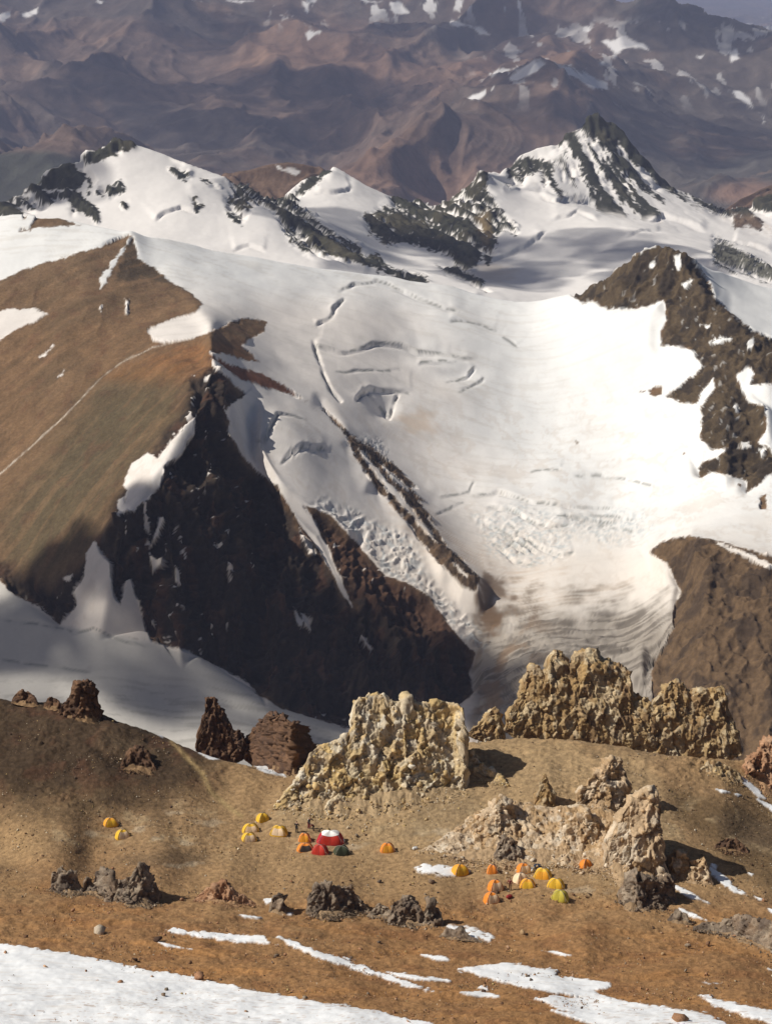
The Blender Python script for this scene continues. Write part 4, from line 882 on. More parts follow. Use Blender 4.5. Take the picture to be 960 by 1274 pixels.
def outcrop(label, tops, base, pal, k=.55, back=.6, size=1.0, loose=1.0, seed=1, group=None, name='rock_outcrop', bulge=.5, rough=1.0):
    """crest from its skyline, foot where it meets the ground; the mass between bulges forward and falls away behind"""
    T = np.array(sorted(tops)); B = np.array(sorted(base))
    n = max(24, int((T[-1, 0] - T[0, 0]) * .88))
    cols = np.linspace(T[0, 0], T[-1, 0], n)
    tp = np.interp(cols, T[:, 0], T[:, 1]); bp = np.interp(cols, B[:, 0], B[:, 1])
    tp = np.minimum(tp, bp - .5)
    Yf = np.array([NEAR.hit(c, b, 150, 420)[1] for c, b in zip(cols[::3], bp[::3])]); Yf = np.interp(cols, cols[::3], Yf)
    Yf = gauss(Yf, max(2, n / 18), 0)
    dx, dy, dz = ray(cols, tp); sl = dz / dy
    zg = CAMZ + Yf * (ray(cols, bp)[2] / ray(cols, bp)[1])
    h = np.maximum((CAMZ + (Yf + .15) * sl - zg) / (1 - k * sl), .1)            # height where the skyline ray meets a crest set back by k heights
    Yc = gauss(Yf + k * h + .15, max(1, n / 40), 0)
    h = np.maximum(CAMZ + Yc * sl - zg, .1)
    hp = max(4.0, float((bp - tp).max()))
    nf = int(hp * .9) + 6; nb = max(8, nf // 3)
    tf = np.linspace(-.18, 1, nf); tb = np.linspace(0, 1, nb)[1:]
    ang = np.clip(tf, 0, 1) * np.pi / 2
    tc_ = np.clip(tf, 0, 1)
    a = np.concatenate([bulge * (1 - np.cos(ang)) + (1 - bulge) * tc_, 1 + back / k * np.sin(tb * np.pi / 2)]); b = np.concatenate([bulge * np.sin(ang) + (1 - bulge) * tc_ ** 1.35 + np.minimum(tf, 0) * 1.0, np.cos(tb * np.pi / 2) * 1.25 - .25])
    Yv = Yf[:, None] + (Yc - Yf)[:, None] * a[None]; Zv = zg[:, None] + h[:, None] * b[None] - .25
    U = cols[:, None] * np.ones_like(Yv)
    # the crest keeps its bearing; the foot spreads straight towards the slope below
    ux = (ray(cols, tp)[0] / ray(cols, tp)[1])[:, None]
    Xv = ux * Yc[:, None] + ((ray(cols, bp)[0] / ray(cols, bp)[1] * Yf)[:, None] - ux * Yc[:, None]) * np.clip(1 - a, 0, 1)[None]
    N_ = grid_normals(Xv, Yv, Zv); N_ = N_ * np.where((N_[..., 1:2] > 0) & (a[None, :, None] < .9), -1, 1)
    P = np.stack([Xv, Yv, Zv], -1).reshape(-1, 3); N_ = N_.reshape(-1, 3)
    dip = P @ np.array([[1, 0, .25], [0, 1, .1], [-.25, -.1, .62]])            # joints lean and run steeply
    f1, f2, c1, o1 = worley3(dip / (3.0 * size) + seed, 1); e1, e2, c2, o2 = worley3(dip / (1.25 * size) + seed * 2, 2); g1, g2, c3, o3 = worley3(dip / (.5 * size) + seed * 3, 3)
    hcol = np.repeat(np.clip(h / 2.6, .25, 1)[:, None], len(a), 1).ravel()
    but = ridged(P[:, 0] / (3.8 * size) + seed, P[:, 2] / (8 * size) + .15 * P[:, 1], 4, 31 + seed) - .85
    bed = (P[:, 2] + .3 * P[:, 0] + .5 * perlin(P[:, 0] / 4 + seed, P[:, 2] / 4, 43)) / (1.1 * size); fb = bed - np.floor(bed)
    ledge = np.where(fb < .75, fb / .75, (1 - fb) / .25) * RND[(np.floor(bed).astype(int) * 37 + seed) & 4095]
    disp = rough * hcol * size * (1.15 * o1 + .8 * (RND[c1] - .45) - .3 * sstep(.08, 0, f2 - f1) + .75 * o2 + .25 * (RND[c2] - .4) + .40 * o3 + .10 * (RND[c3] - .4) + .22 * ledge
                                  + .55 * but + .6 * perlin(P[:, 0] / (5 * size) + seed, P[:, 2] / (4 * size), 37))
    tip = np.repeat(np.exp(-((a - 1) / .12) ** 2)[None], n, 0).ravel()
    P = P + N_ * (disp * (1 - .4 * tip))[:, None]
    pal_ = np.array(PAL[pal], np.float32)
    A = pal_[c2 % len(pal_)] * .55 + pal_[c1 % len(pal_)] * .45
    A = A * (.82 + .36 * RND[c3])[:, None]
    faces = grid_faces(n, len(a))[:, ::-1]
    root = bpy.data.objects.new(name, None)
    cx = n // 2
    org = np.array((P[:, 0].mean(), Yf[cx], zg[cx])); root.location = org
    COL.objects.link(root)
    tag(root, label, 'rock', group)
    mesh_np('rock_mass', P - org, faces, rock_mat, {'alb': ('FLOAT_COLOR', np.clip(A, .02, .7)), 'snow': ('FLOAT', np.zeros(len(P)))}, smooth=False, parent=root)
    # the apron of scree shed at its foot
    if h.max() > 1.2:
        na = 16; ta = np.linspace(0, 1, na); hm = gauss(np.minimum(h, 7), max(2, n / 30), 0) * np.clip(np.sin(np.linspace(0, np.pi, n)) * 1.6, 0, 1)
        wd = (.36 + .34 * perlin(cols / 11 + seed, cols * 0 + .5, 45)) * hm
        ya = (Yf + .3 * k * hm)[:, None] - ta[None] * (.3 * k * hm + wd)[:, None]
        xa = ux * ya
        za = NEAR.z(xa, ya) + (.20 * hm)[:, None] * (1 - ta[None]) ** 1.8 + (.26 * perlin(xa / 1.1, ya / 1.1, 47) + .16 * perlin(xa / .45, ya / .45, 48)) * (1 - .6 * ta[None]) - .10 * ta[None] - .03
        ca = np.array((.315, .205, .108)) * .6 + pal_.mean(0) * .4
        cc = np.repeat(ca[None], n * na, 0) * (1 + .3 * perlin(xa.ravel() / .5, ya.ravel() / .5, 49))[:, None]
        ap = mesh_np('scree_apron', np.stack([xa, ya, za], -1).reshape(-1, 3) - org, grid_faces(n, na), rock_mat, {'alb': ('FLOAT_COLOR', np.clip(cc, .02, .6)), 'snow': ('FLOAT', np.zeros(n * na))}, parent=root)
    rs = np.random.RandomState(seed)
    area = (T[-1, 0] - T[0, 0]) * hp
    m = int(area * .010 * loose)
    if m > 4:
        idx = rs.randint(0, n, m) * len(a) + rs.randint(4, nf + 2, m)
        sz = size * rs.uniform(.10, .34, m) * (1 + 1.3 * (rs.rand(m) > .93)) * np.sqrt(hcol[idx])
        col = pal_[rs.randint(0, len(pal_), m)] * rs.uniform(.85, 1.25, (m, 1))
        o = chunk_cloud('loose_stones', P[idx] - org, sz, col, seed + 50, parent=root); tag(o, kind='stuff')
        # stones shed round the foot
        m2 = max(14, int(n * 2.6 * loose)); ii = rs.randint(0, n, m2)
        y2 = Yf[ii] - np.abs(rs.normal(0, .15 + .26 * h[ii], m2)); x2 = ux[ii, 0] * Yf[ii] + rs.normal(.2, .5, m2)
        q = np.stack([x2, y2, NEAR.z(x2, y2) + .02 + (.20 * np.minimum(h[ii], 7) * np.clip(1 - (Yf[ii] - y2) / (.36 * np.minimum(h[ii], 7) + .01), 0, 1) ** 1.8 * .75 if h.max() > 1.2 else 0)], -1)
        o = chunk_cloud('fallen_stones', q - org, rs.uniform(.05, .20, m2) * size * (1 + 1.6 * (rs.rand(m2) > .92)), pal_[rs.randint(0, len(pal_), m2)], seed + 70, parent=root, shapes=PEBBLES); tag(o, kind='stuff')
    return root
OUT = [
 ('tall dark brown block standing on the crest of the left hill', [(74, 889), (77, 873), (82, 869), (88, 862), (92, 851), (99, 848), (110, 845), (117, 849), (120, 858), (122, 878), (125, 892)], [(74, 890), (100, 898), (125, 894)], 'umber', .35, .5, .75, .6),
 ('low dark knob on the hill crest beside the tall dark block', [(14, 872), (18, 863), (28, 856), (38, 860), (45, 867), (48, 876)], [(14, 874), (48, 878)], 'umber', .5, .6, .6, .6),
 ('small dark stub between the knob and the tall block', [(54, 878), (58, 869), (65, 864), (72, 868), (76, 879)], [(54, 880), (76, 882)], 'umber', .5, .6, .5, .6),
 ('slender reddish brown spire beside the snowy gap in the ridge', [(243, 930), (247, 912), (250, 898), (255, 880), (257, 868), (267, 865), (272, 876), (278, 883), (281, 898), (287, 901), (291, 908), (298, 906), (303, 916), (307, 938)], [(243, 932), (265, 938), (285, 943), (307, 941)], 'umber', .35, .5, .7, .5),
 ('rounded dark brown outcrop between the spire and the ochre tower', [(304, 942), (307, 920), (315, 906), (325, 897), (335, 891), (346, 889), (356, 893), (364, 899), (373, 905), (381, 913), (387, 924), (394, 924), (397, 938)], [(304, 944), (330, 957), (350, 964), (366, 964), (380, 956), (397, 942)], 'umber', .5, .6, .9, .9),
 ('largest ochre and pale grey crumbling outcrop above the red tent', [(340, 1002), (352, 990), (363, 976), (380, 953), (384, 936), (403, 924), (420, 922), (433, 910), (437, 893), (442, 874), (448, 867), (457, 862), (477, 860), (484, 870), (498, 873), (503, 864), (513, 872), (527, 877), (538, 870), (550, 873), (567, 874), (575, 880), (578, 897), (580, 930), (582, 960), (584, 985)], [(340, 1004), (363, 1008), (393, 1011), (427, 1014), (453, 1006), (487, 1003), (520, 998), (553, 990), (584, 987)], 'ochre', .95, .45, 1.0, 1.0),
 ('small pale pyramid rock between the two great outcrops', [(581, 912), (588, 903), (595, 899), (604, 891), (610, 882), (616, 877), (621, 885), (625, 900), (629, 916)], [(581, 914), (605, 920), (629, 918)], 'golden', .5, .5, .7, .7),
 ('great golden brown outcrop with twin summits before the ice tongue', [(626, 906), (634, 884), (640, 872), (647, 857), (654, 836), (663, 829), (676, 835), (682, 830), (684, 816), (692, 807), (698, 812), (705, 822), (708, 828), (714, 816), (724, 811), (733, 806), (741, 807), (748, 818), (763, 827), (776, 829), (784, 834), (787, 858), (800, 864), (812, 880), (816, 915)], [(626, 908), (645, 913), (660, 918), (683, 911), (740, 917), (773, 922), (816, 930)], 'golden', .6, .55, 1.1, .9),
 ('golden knobbly outcrop on the saddle edge beside the brown valley hill', [(800, 918), (806, 880), (820, 861), (834, 846), (843, 848), (853, 853), (858, 861), (873, 858), (886, 855), (893, 852), (902, 856), (905, 878), (914, 900), (922, 934)], [(800, 926), (847, 939), (873, 935), (922, 938)], 'golden', .45, .55, .95, .9),
 ('heap of reddish boulders below the knobbly outcrop', [(924, 966), (932, 946), (940, 936), (950, 923), (962, 920), (985, 926), (1020, 935), (1050, 960)], [(924, 968), (960, 982), (1050, 984)], 'rust', .7, .6, .8, 1.6),
 ('broad mound of pale broken rock behind the tents', [(520, 1058), (535, 1050), (555, 1038), (575, 1024), (595, 1010), (612, 1002), (640, 998), (665, 1000), (690, 1004), (720, 1000), (745, 1004), (775, 1014), (800, 1040), (815, 1070)], [(520, 1060), (560, 1068), (600, 1074), (650, 1080), (700, 1078), (760, 1086), (815, 1090)], 'pink', 2.6, .8, .7, 3.0),
 ('jagged pale rib climbing the broad mound', [(588, 1046), (594, 1022), (602, 1010), (612, 1000), (622, 990), (632, 996), (640, 1010), (648, 1040)], [(588, 1050), (620, 1056), (648, 1048)], 'pink', .7, .6, .7, 1.2),
 ('pale stepped crag on the mound below the double tooth', [(690, 1052), (699, 1034), (708, 1020), (718, 1012), (728, 1008), (738, 1016), (746, 1030), (752, 1050)], [(690, 1056), (722, 1064), (752, 1056)], 'pink', .7, .6, .7, 1.6),
 ('pale fang of rock on top of the broad mound', [(664, 1000), (668, 982), (673, 966), (679, 961), (684, 970), (688, 980), (691, 1002)], [(664, 1004), (691, 1006)], 'golden', .35, .45, .6, .6),
 ('pale double tooth of rock on the mound beside the cliff block', [(716, 1000), (722, 979), (730, 970), (737, 963), (748, 956), (755, 950), (761, 942), (771, 941), (776, 955), (779, 980), (782, 1002)], [(716, 1004), (782, 1008)], 'pink', .35, .45, .75, .6),
 ('tall pale cliff block with a sheer shaded east face', [(748, 1078), (756, 1050), (764, 1026), (772, 1010), (784, 997), (797, 987), (809, 979), (816, 985), (821, 1010), (824, 1045), (830, 1090)], [(748, 1082), (765, 1088), (785, 1092), (830, 1096)], 'pink', .38, .7, 1.15, .6),
 ('dark brown ledge in the hollow east of the cliff block', [(888, 1052), (894, 1044), (905, 1040), (916, 1043), (926, 1050), (932, 1060)], [(888, 1056), (932, 1064)], 'umber', .9, .6, .7, 1.5),
 ('dark rubble spilling below the tall dark block', [(150, 950), (160, 934), (170, 926), (182, 934), (192, 950), (198, 962)], [(150, 956), (198, 968)], 'umber', 1.4, .7, .6, 2.5),
 ('small dark hollowed rock at the foot of the mound', [(612, 1068), (618, 1050), (628, 1038), (640, 1042), (648, 1054), (652, 1068)], [(612, 1070), (652, 1072)], 'grey', .5, .6, .6, .8),
 ('leaning pale rock on the slope east of the cliff block', [(831, 1084), (835, 1058), (844, 1054), (857, 1066), (869, 1064), (877, 1066), (882, 1080), (888, 1100)], [(831, 1086), (860, 1096), (888, 1103)], 'pink', .5, .5, .7, .7),
 ('cluster of greyish mauve rocks below the cliff block', [(768, 1112), (773, 1095), (783, 1086), (800, 1087), (820, 1092), (832, 1090), (838, 1096), (842, 1116)], [(768, 1118), (780, 1134), (813, 1134), (842, 1122)], 'grey', .7, .6, .7, 1.2),
 ('squat dark rock beyond the mauve cluster', [(830, 1142), (836, 1134), (845, 1131), (854, 1136), (860, 1147)], [(830, 1146), (860, 1150)], 'grey', .6, .6, .6, .8),
 ('low grey rubble bank at the edge of the orange slope', [(862, 1152), (880, 1144), (895, 1146), (905, 1140), (917, 1136), (932, 1140), (943, 1141), (960, 1143), (1010, 1150), (1060, 1190)], [(862, 1156), (907, 1164), (930, 1174), (960, 1191), (1060, 1205)], 'grey', 1.0, .6, .75, 1.8),
 ('grey knobbly rock at the end of the row on the orange lip', [(62, 1104), (65, 1086), (77, 1080), (86, 1083), (94, 1081), (99, 1094), (104, 1106)], [(62, 1108), (87, 1113), (104, 1111)], 'grey', .75, .6, .62, 2.4),
 ('grey horned rock in the middle of the row on the orange lip', [(100, 1108), (108, 1090), (114, 1097), (118, 1083), (127, 1079), (137, 1086), (143, 1097), (150, 1112)], [(100, 1111), (120, 1114), (133, 1120), (150, 1121)], 'grey', .75, .6, .62, 2.4),
 ('tallest grey rock closing the row on the orange lip', [(141, 1118), (146, 1092), (156, 1088), (163, 1086), (169, 1076), (179, 1075), (186, 1088), (193, 1095), (199, 1122)], [(141, 1121), (160, 1127), (180, 1126), (199, 1125)], 'grey', .75, .6, .62, 2.4),
 ('low cairn of rusty stone slabs on the orange slope', [(240, 1118), (252, 1107), (262, 1101), (270, 1097), (280, 1094), (286, 1103), (300, 1111), (318, 1123)], [(240, 1120), (280, 1126), (318, 1126)], 'rust', .8, .7, .6, 1.6),
 ('dark rock beside a scrap of snow on the lip', [(334, 1130), (338, 1114), (346, 1109), (353, 1115), (357, 1136)], [(334, 1134), (357, 1138)], 'grey', .5, .6, .6, .8),
 ('heaped grey brown rubble mound on the lip above the snow streak', [(380, 1132), (386, 1108), (394, 1101), (403, 1096), (412, 1101), (422, 1100), (437, 1103), (446, 1113), (454, 1124), (462, 1133)], [(380, 1136), (407, 1142), (437, 1137), (462, 1136)], 'grey', .75, .6, .62, 2.4),
 ('low broken rock linking the rubble mound to the forked rock', [(456, 1138), (463, 1130), (473, 1121), (483, 1125), (490, 1140)], [(456, 1140), (490, 1146)], 'grey', .75, .6, .62, 2.4),
 ('forked grey brown rock at the end of the lip', [(484, 1144), (489, 1120), (498, 1118), (508, 1112), (518, 1120), (526, 1132), (532, 1119), (540, 1121), (550, 1133), (553, 1150)], [(484, 1148), (520, 1153), (537, 1157), (553, 1154)], 'grey', .75, .6, .62, 2.4),
 ('string of small dark rocks running from the forked rock', [(546, 1162), (556, 1152), (566, 1156), (574, 1152), (584, 1162), (600, 1168)], [(546, 1165), (600, 1172)], 'grey', .7, .6, .5, 1.2),
 ('small broken ledge below the east side of the ochre outcrop', [(574, 958), (580, 936), (588, 930), (596, 944), (606, 952), (618, 960), (632, 972)], [(574, 964), (632, 978)], 'ochre', .9, .6, .7, 1.6),
 ('scattered bank of pale stones below the knobbly outcrop', [(868, 958), (880, 944), (892, 946), (905, 952), (918, 958), (926, 972)], [(868, 962), (926, 978)], 'golden', 1.1, .6, .5, 2.0),
]
ROUGH = {'largest ochre and pale grey crumbling outcrop above the red tent': .72, 'great golden brown outcrop with twin summits before the ice tongue': .72, 'golden knobbly outcrop on the saddle edge beside the brown valley hill': .75, 'broad mound of pale broken rock behind the tents': .5, 'tall pale cliff block with a sheer shaded east face': .6, 'low grey rubble bank at the edge of the orange slope': .6}
for i, (lb, tops, base, pal, k, bk, size, loose) in enumerate(OUT):
    outcrop(lb, tops, base, pal, k, bk, size, loose, seed=11 + i * 7, bulge=.15 if k > .7 else .55, rough=ROUGH.get(lb, 1.0))

# single boulders lying about
def boulder(px, py, r, pal, label, group=None, seed=1, flat=.8):
    x, y, z = NEAR.hit(px, py, 150, 420)
    c = PAL[pal][seed % len(PAL[pal])]
    o = chunk_cloud('boulder', np.array([(0, 0, r * .35)]), [r], [c], seed, flat=flat)
    o.location = (x, y, z); tag(o, label, 'boulder', group)
    return o
boulder(126, 1160, 1.25, 'pink', 'pale angular boulder alone on the orange slope', seed=3)
boulder(248, 1218, .95, 'rust', 'rusty flat boulder at the edge of the big snow field', seed=4)
boulder(197, 1172, .8, 'umber', 'dark brown boulder above the short snow streak', seed=6)
boulder(650, 1162, .62, 'pink', 'pale boulder on the flat below the tents', seed=12)
boulder(846, 1273, 1.5, 'rust', 'broad reddish boulder in the snow field', seed=9, flat=.5)
boulder(536, 1098, .7, 'grey', 'dark boulder near the yellow tent by the snow patch', seed=14)
boulder(343, 1190, .55, 'grey', 'grey boulder below the long snow streak', seed=15)
boulder(855, 1178, .55, 'grey', 'dark grey boulder on bare ground below the rubble bank', seed=16)
boulder(824, 1189, .5, 'pink', 'small pale boulder on the orange flat', seed=17)
rs_ = random.Random(21)
for k in range(70):
    px = rs_.uniform(0, 960); py = rs_.uniform(1120, 1262) if k % 3 else rs_.uniform(1030, 1125)
    pal = rs_.choice(['rust', 'grey', 'rust', 'umber'])
    hue = {'rust': 'rusty red', 'grey': 'grey', 'umber': 'dark brown'}[pal]; place = 'orange slope below the tents' if k % 3 else 'tan flat round the tents'
    boulder(px, py, rs_.uniform(.22, .45), pal, 'loose %s stone lying on the %s' % (hue, place), 'loose %s stones on the %s' % (hue, place), seed=100 + k)
def gravel(n=15000):
    rs = np.random.RandomState(9)
    pos = []; sz = []; cl = []
    pr = [np.array(PAL[q], np.float32) for q in ('rust', 'grey', 'umber', 'ochre')]
    while len(pos) < n:
        px, py = rs.uniform(-60, 1020), 862 + 412 * rs.beta(1.5, 1.1)
        if 985 < py < 1085 and 330 < px < 760 and rs.rand() < .5: continue
        if py > 1178 + .19 * px and rs.rand() < .93: continue                   # few lie on the big snow field
        Y = 0
        dx, dy, dz = ray(px, py)
        Ys = np.linspace(160, 310, 140); t = Ys / dy
        bl = CAMZ + dz * t < NEAR.z(dx * t, Ys)
        if not bl.any(): continue
        j = int(np.argmax(bl)); x, y = dx * t[j], Ys[j] + rs.uniform(-.6, .6)
        if fbm(np.array([x / 7]), np.array([y / 7]), 3, 607)[0] < rs.uniform(-.6, .5): continue
        pos.append((x, y, float(NEAR.z(x, y)) + .03)); sz.append(rs.uniform(.05, .13) * (1 + 1.2 * (rs.rand() > .93)))
        p = pr[0 if py > 1120 and rs.rand() < .6 else rs.randint(1, 4)]; cl.append(p[rs.randint(len(p))])
    tag(chunk_cloud('scree_stones', np.array(pos), sz, cl, 77, shapes=PEBBLES), kind='stuff')
gravel()

# ------------------------------------------------------------------ tents
TCOL = {'yellow': (.74, .44, .035), 'gold': (.74, .34, .03), 'orange': (.74, .24, .03), 'cream': (.80, .60, .40), 'red': (.50, .035, .02), 'crimson': (.42, .02, .035), 'green': (.045, .055, .030), 'lime': (.50, .42, .06), 'white': (.85, .84, .82), 'dark': (.05, .045, .04), 'slate': (.16, .16, .17)}
FAB = {k: plain_material('tent_cloth_' + k, c, .65, .10, 2.5, .02, 5.0, .25) for k, c in TCOL.items()}
pole_mat = plain_material('tent_pole', (.35, .33, .30), .4, .1)
def dome_pt(th, ph, L, W, H):
    c, s_ = np.cos(th), np.sin(th)
    e = .72
    r = (np.abs(c) ** (2 / e) + np.abs(s_) ** (2 / e)) ** (-e / 2)
    sag = 1 - .15 * np.abs(np.cos(2 * th)) ** 1.5 * np.sin(2 * ph) ** .7       # cloth dips between the crossed poles
    rr = np.cos(ph) ** .85 * r * sag
    return np.stack([L / 2 * c * rr, W / 2 * s_ * rr, H * np.sin(ph) ** .92 * sag], -1)
def dome_patch(t0, t1, nt, p0, p1, npn, L, W, H, off=0.0):
    th = np.linspace(t0, t1, nt + 1); ph = np.linspace(p0, p1, npn + 1)
    T, Pp = np.meshgrid(th, ph, indexing='ij')
    return dome_pt(T, Pp, L + 2 * off, W + 2 * off, H + off), grid_faces(nt + 1, npn + 1)
def tube(pts, r, k=6):
    pts = np.asarray(pts, float); n = len(pts)
    t = np.gradient(pts, axis=0); t /= np.linalg.norm(t, axis=1, keepdims=True) + 1e-9
    up = np.where(np.abs(t[:, 2:3]) > .9, np.array([[1., 0, 0]]), np.array([[0, 0, 1.]]))
    a = np.cross(t, up); a /= np.linalg.norm(a, axis=1, keepdims=True) + 1e-9; b = np.cross(t, a)
    rr = np.broadcast_to(np.asarray(r, float), (n,))[:, None, None]
    w = np.linspace(0, 2 * np.pi, k, endpoint=False)
    V = pts[:, None] + rr * (np.cos(w)[None, :, None] * a[:, None] + np.sin(w)[None, :, None] * b[:, None])
    F_ = [[i * k + j, i * k + (j + 1) % k, (i + 1) * k + (j + 1) % k, (i + 1) * k + j] for i in range(n - 1) for j in range(k)]
    return V.reshape(-1, 3), np.array(F_)
def join(parts):
    V = []; F_ = []; k = 0
    for v, f in parts:
        V.append(v.reshape(-1, 3)); F_.append(f + k); k += len(V[-1])
    return np.concatenate(V), np.concatenate(F_)
def tent(px, py, label, main, door, L=2.5, W=1.9, H=1.25, turn=0.0, vest=True, roof=None, group=None):
    x, y, z = NEAR.hit(px, py, 200, 320)
    root = bpy.data.objects.new('dome_tent' if not roof else 'mess_tent', None)
    root.location = (x, y, z - .03); root.rotation_euler = (0, 0, math.radians(turn)); COL.objects.link(root)
    tag(root, label, 'tent', group)
    D = math.pi / 180
    v, f = dome_patch(0, 2 * math.pi, 40, 0, math.pi / 2 - .02, 10, L, W, H)
    sk, skf = dome_patch(0, 2 * math.pi, 40, 0, .001, 1, L, W, H); sk[:, 1, 2] = .0; sk[:, 0, 2] = -.25
    vv, ff = join([(v, f), (sk, skf)])
    mesh_np('canopy', vv, ff, FAB[main], parent=root)
    dv, df = dome_patch(-128 * D, -52 * D, 14, .05, 1.02, 8, L, W, H, .02)
    dr = mesh_np('door_panel', dv, df, FAB[door], parent=root)
    zp = dome_pt(np.linspace(-90 * D, -90 * D, 9), np.linspace(.06, .95, 9), L + .06, W + .06, H + .03)
    v2, f2 = tube(zp, .014, 5); mesh_np('zip', v2, f2, FAB['dark'], parent=dr)
    for a in (45, 135):
        ph = np.linspace(.02, math.pi / 2, 12)
        p = np.concatenate([dome_pt(np.full(12, a * D), ph, L + .03, W + .03, H + .015), dome_pt(np.full(12, (a + 180) * D), ph[::-1], L + .03, W + .03, H + .015)[1:]])
        v2, f2 = tube(p, .022, 5); mesh_np('pole', v2, f2, pole_mat, parent=root)
    if vest:                                          # porch pulled out on the far long side
        t = np.linspace(50 * D, 130 * D, 13); q = np.linspace(0, 1, 6)
        top = dome_pt(t, np.full(13, .82), L, W, H); foot = dome_pt(t, np.full(13, .0), L, W, H); foot[:, 1] += .55 * np.sin((t - 50 * D) / (80 * D) * np.pi)
        g = top[:, None] + (foot - top)[:, None] * q[None, :, None]
        mesh_np('porch', g, grid_faces(13, 6), FAB[main], parent=root)
    if roof:
        v2, f2 = dome_patch(0, 2 * math.pi, 40, .88, math.pi / 2 - .02, 8, L, W, H, .04); mesh_np('roof_cover', v2, f2, FAB[roof], parent=root)
    for s1 in (-1, 1):
        for s2 in (-1, 1):
            p0 = dome_pt(np.array(math.atan2(s2, s1)), np.array(.5), L, W, H); p1 = np.array((s1 * (L / 2 + .55), s2 * (W / 2 + .4), -.02))
            v2, f2 = tube([p0, (p0 + p1) / 2 - (0, 0, .02), p1], .009, 4); mesh_np('guy_line', v2, f2, FAB['cream'], parent=root)
    return root
G1, G2, G3 = 'yellow tents pitched below the dark hill', 'tents round the red mess tent', 'tents below the pale rock mound'
TENTS = [
 (138, 1026, 'amber tent pitched farther up the slope below the dark hill', 'gold', 'yellow', 2.3, 1.7, 1.15, 20, G1), (153, 1041, 'yellow tent pitched below the amber tent on the dark hill side', 'yellow', 'cream', 2.3, 1.7, 1.2, 25, G1),
 (327, 1020, 'bright yellow tent pitched alone closest to the ochre outcrop', 'yellow', 'yellow', 2.1, 1.6, 1.15, 30, G2), (312, 1034, 'yellow tent pitched right behind another yellow tent', 'yellow', 'cream', 2.7, 1.8, 1.25, 10, G2), (310, 1045, 'yellow tent with pale door in front of another yellow tent', 'yellow', 'cream', 2.4, 1.8, 1.2, 15, G2),
 (347, 1037, 'yellow tent with wide pale door beside the standing people', 'yellow', 'cream', 2.7, 1.8, 1.3, -12, G2), (379, 1046, 'small orange tent behind the low orange tent beside the mess tent', 'orange', 'gold', 1.9, 1.6, 1.25, 0, G2), (380, 1057, 'low orange tent beside the red dome tent', 'orange', 'dark', 2.6, 1.7, 1.05, 8, G2),
 (398, 1061, 'red dome tent beside the dark green tent', 'red', 'red', 2.6, 1.9, 1.3, -10, G2), (425, 1062, 'dark green dome tent beside the red tent', 'green', 'green', 2.6, 1.9, 1.25, 15, G2), (482, 1058, 'orange tent standing apart beside a pale stone patch', 'orange', 'gold', 2.2, 1.7, 1.2, 5, G2),
 (572, 1086, 'yellow tent at the end of the broken snow patch', 'gold', 'yellow', 2.6, 1.9, 1.4, 25, G3), (612, 1085, 'small orange tent at the foot of the rock mound', 'orange', 'orange', 1.6, 1.4, 1.2, 0, G3), (651, 1084, 'orange tent behind the cream tent in the close cluster', 'orange', 'cream', 2.2, 1.7, 1.3, 20, G3),
 (647, 1096, 'cream fronted tent in the close cluster', 'cream', 'cream', 2.2, 1.8, 1.3, 30, G3), (656, 1103, 'golden yellow tent in front of the cream fronted tent', 'gold', 'yellow', 2.3, 1.7, 1.2, -5, G3), (675, 1091, 'yellow tent beside the dark gear pile', 'yellow', 'gold', 2.7, 1.9, 1.35, -15, G3), (691, 1103, 'yellow tent just behind the lime yellow tent', 'yellow', 'yellow', 2.6, 1.9, 1.25, -10, G3),
 (696, 1118, 'lime yellow tent pitched farthest out on the open flat', 'lime', 'lime', 2.5, 1.9, 1.3, -20, G3), (616, 1106, 'orange tent with cream front beside the person in red', 'orange', 'cream', 2.3, 1.8, 1.45, 20, G3), (611, 1121, 'orange tent with cream front beside the red bag', 'orange', 'cream', 2.3, 1.8, 1.4, 20, G3), (728, 1078, 'orange tent tucked among the rocks under the cliff block', 'orange', 'orange', 1.9, 1.5, 1.2, 30, G3)]
for px, py, lb, m, d, L_, W_, H_, t_, g_ in TENTS: tent(px, py, lb, m, d, L_, W_, H_, t_, group=g_)
tent(411, 1047, 'large crimson mess tent with a white roof cover', 'crimson', 'red', 4.2, 2.6, 1.75, 0, True, 'white', G2)

# ------------------------------------------------------------------ people and bags
CLOTH = {k: plain_material('clothing_' + k, c, .85, .15, 8.0) for k, c in {'black': (.02, .02, .025), 'red': (.30, .03, .03), 'maroon': (.16, .03, .03), 'navy': (.03, .04, .07), 'brown': (.12, .06, .03), 'white': (.7, .7, .68)}.items()}
skin_mat = plain_material('skin', (.45, .27, .19), .6, .08)
def skinned(name, verts, edges, radii, mat, parent=None, root=0):
    me = bpy.data.meshes.new(name); me.from_pydata(verts, edges, []); me.materials.append(mat)
    o = bpy.data.objects.new(name, me); COL.objects.link(o)
    if parent: o.parent = parent
    md = o.modifiers.new('skin', 'SKIN')
    sl = me.skin_vertices[0] if me.skin_vertices else None
    if sl is None:
        bm = bmesh.new(); bm.from_mesh(me); bm.verts.layers.skin.verify(); bm.to_mesh(me); bm.free(); sl = me.skin_vertices[0]
    for i, r in enumerate(radii):
        sl.data[i].radius = (r, r); sl.data[i].use_root = (i == root)
    md.use_smooth_shade = True
    o.modifiers.new('smooth', 'SUBSURF').levels = 1
    o.modifiers['smooth'].render_levels = 1
    return o
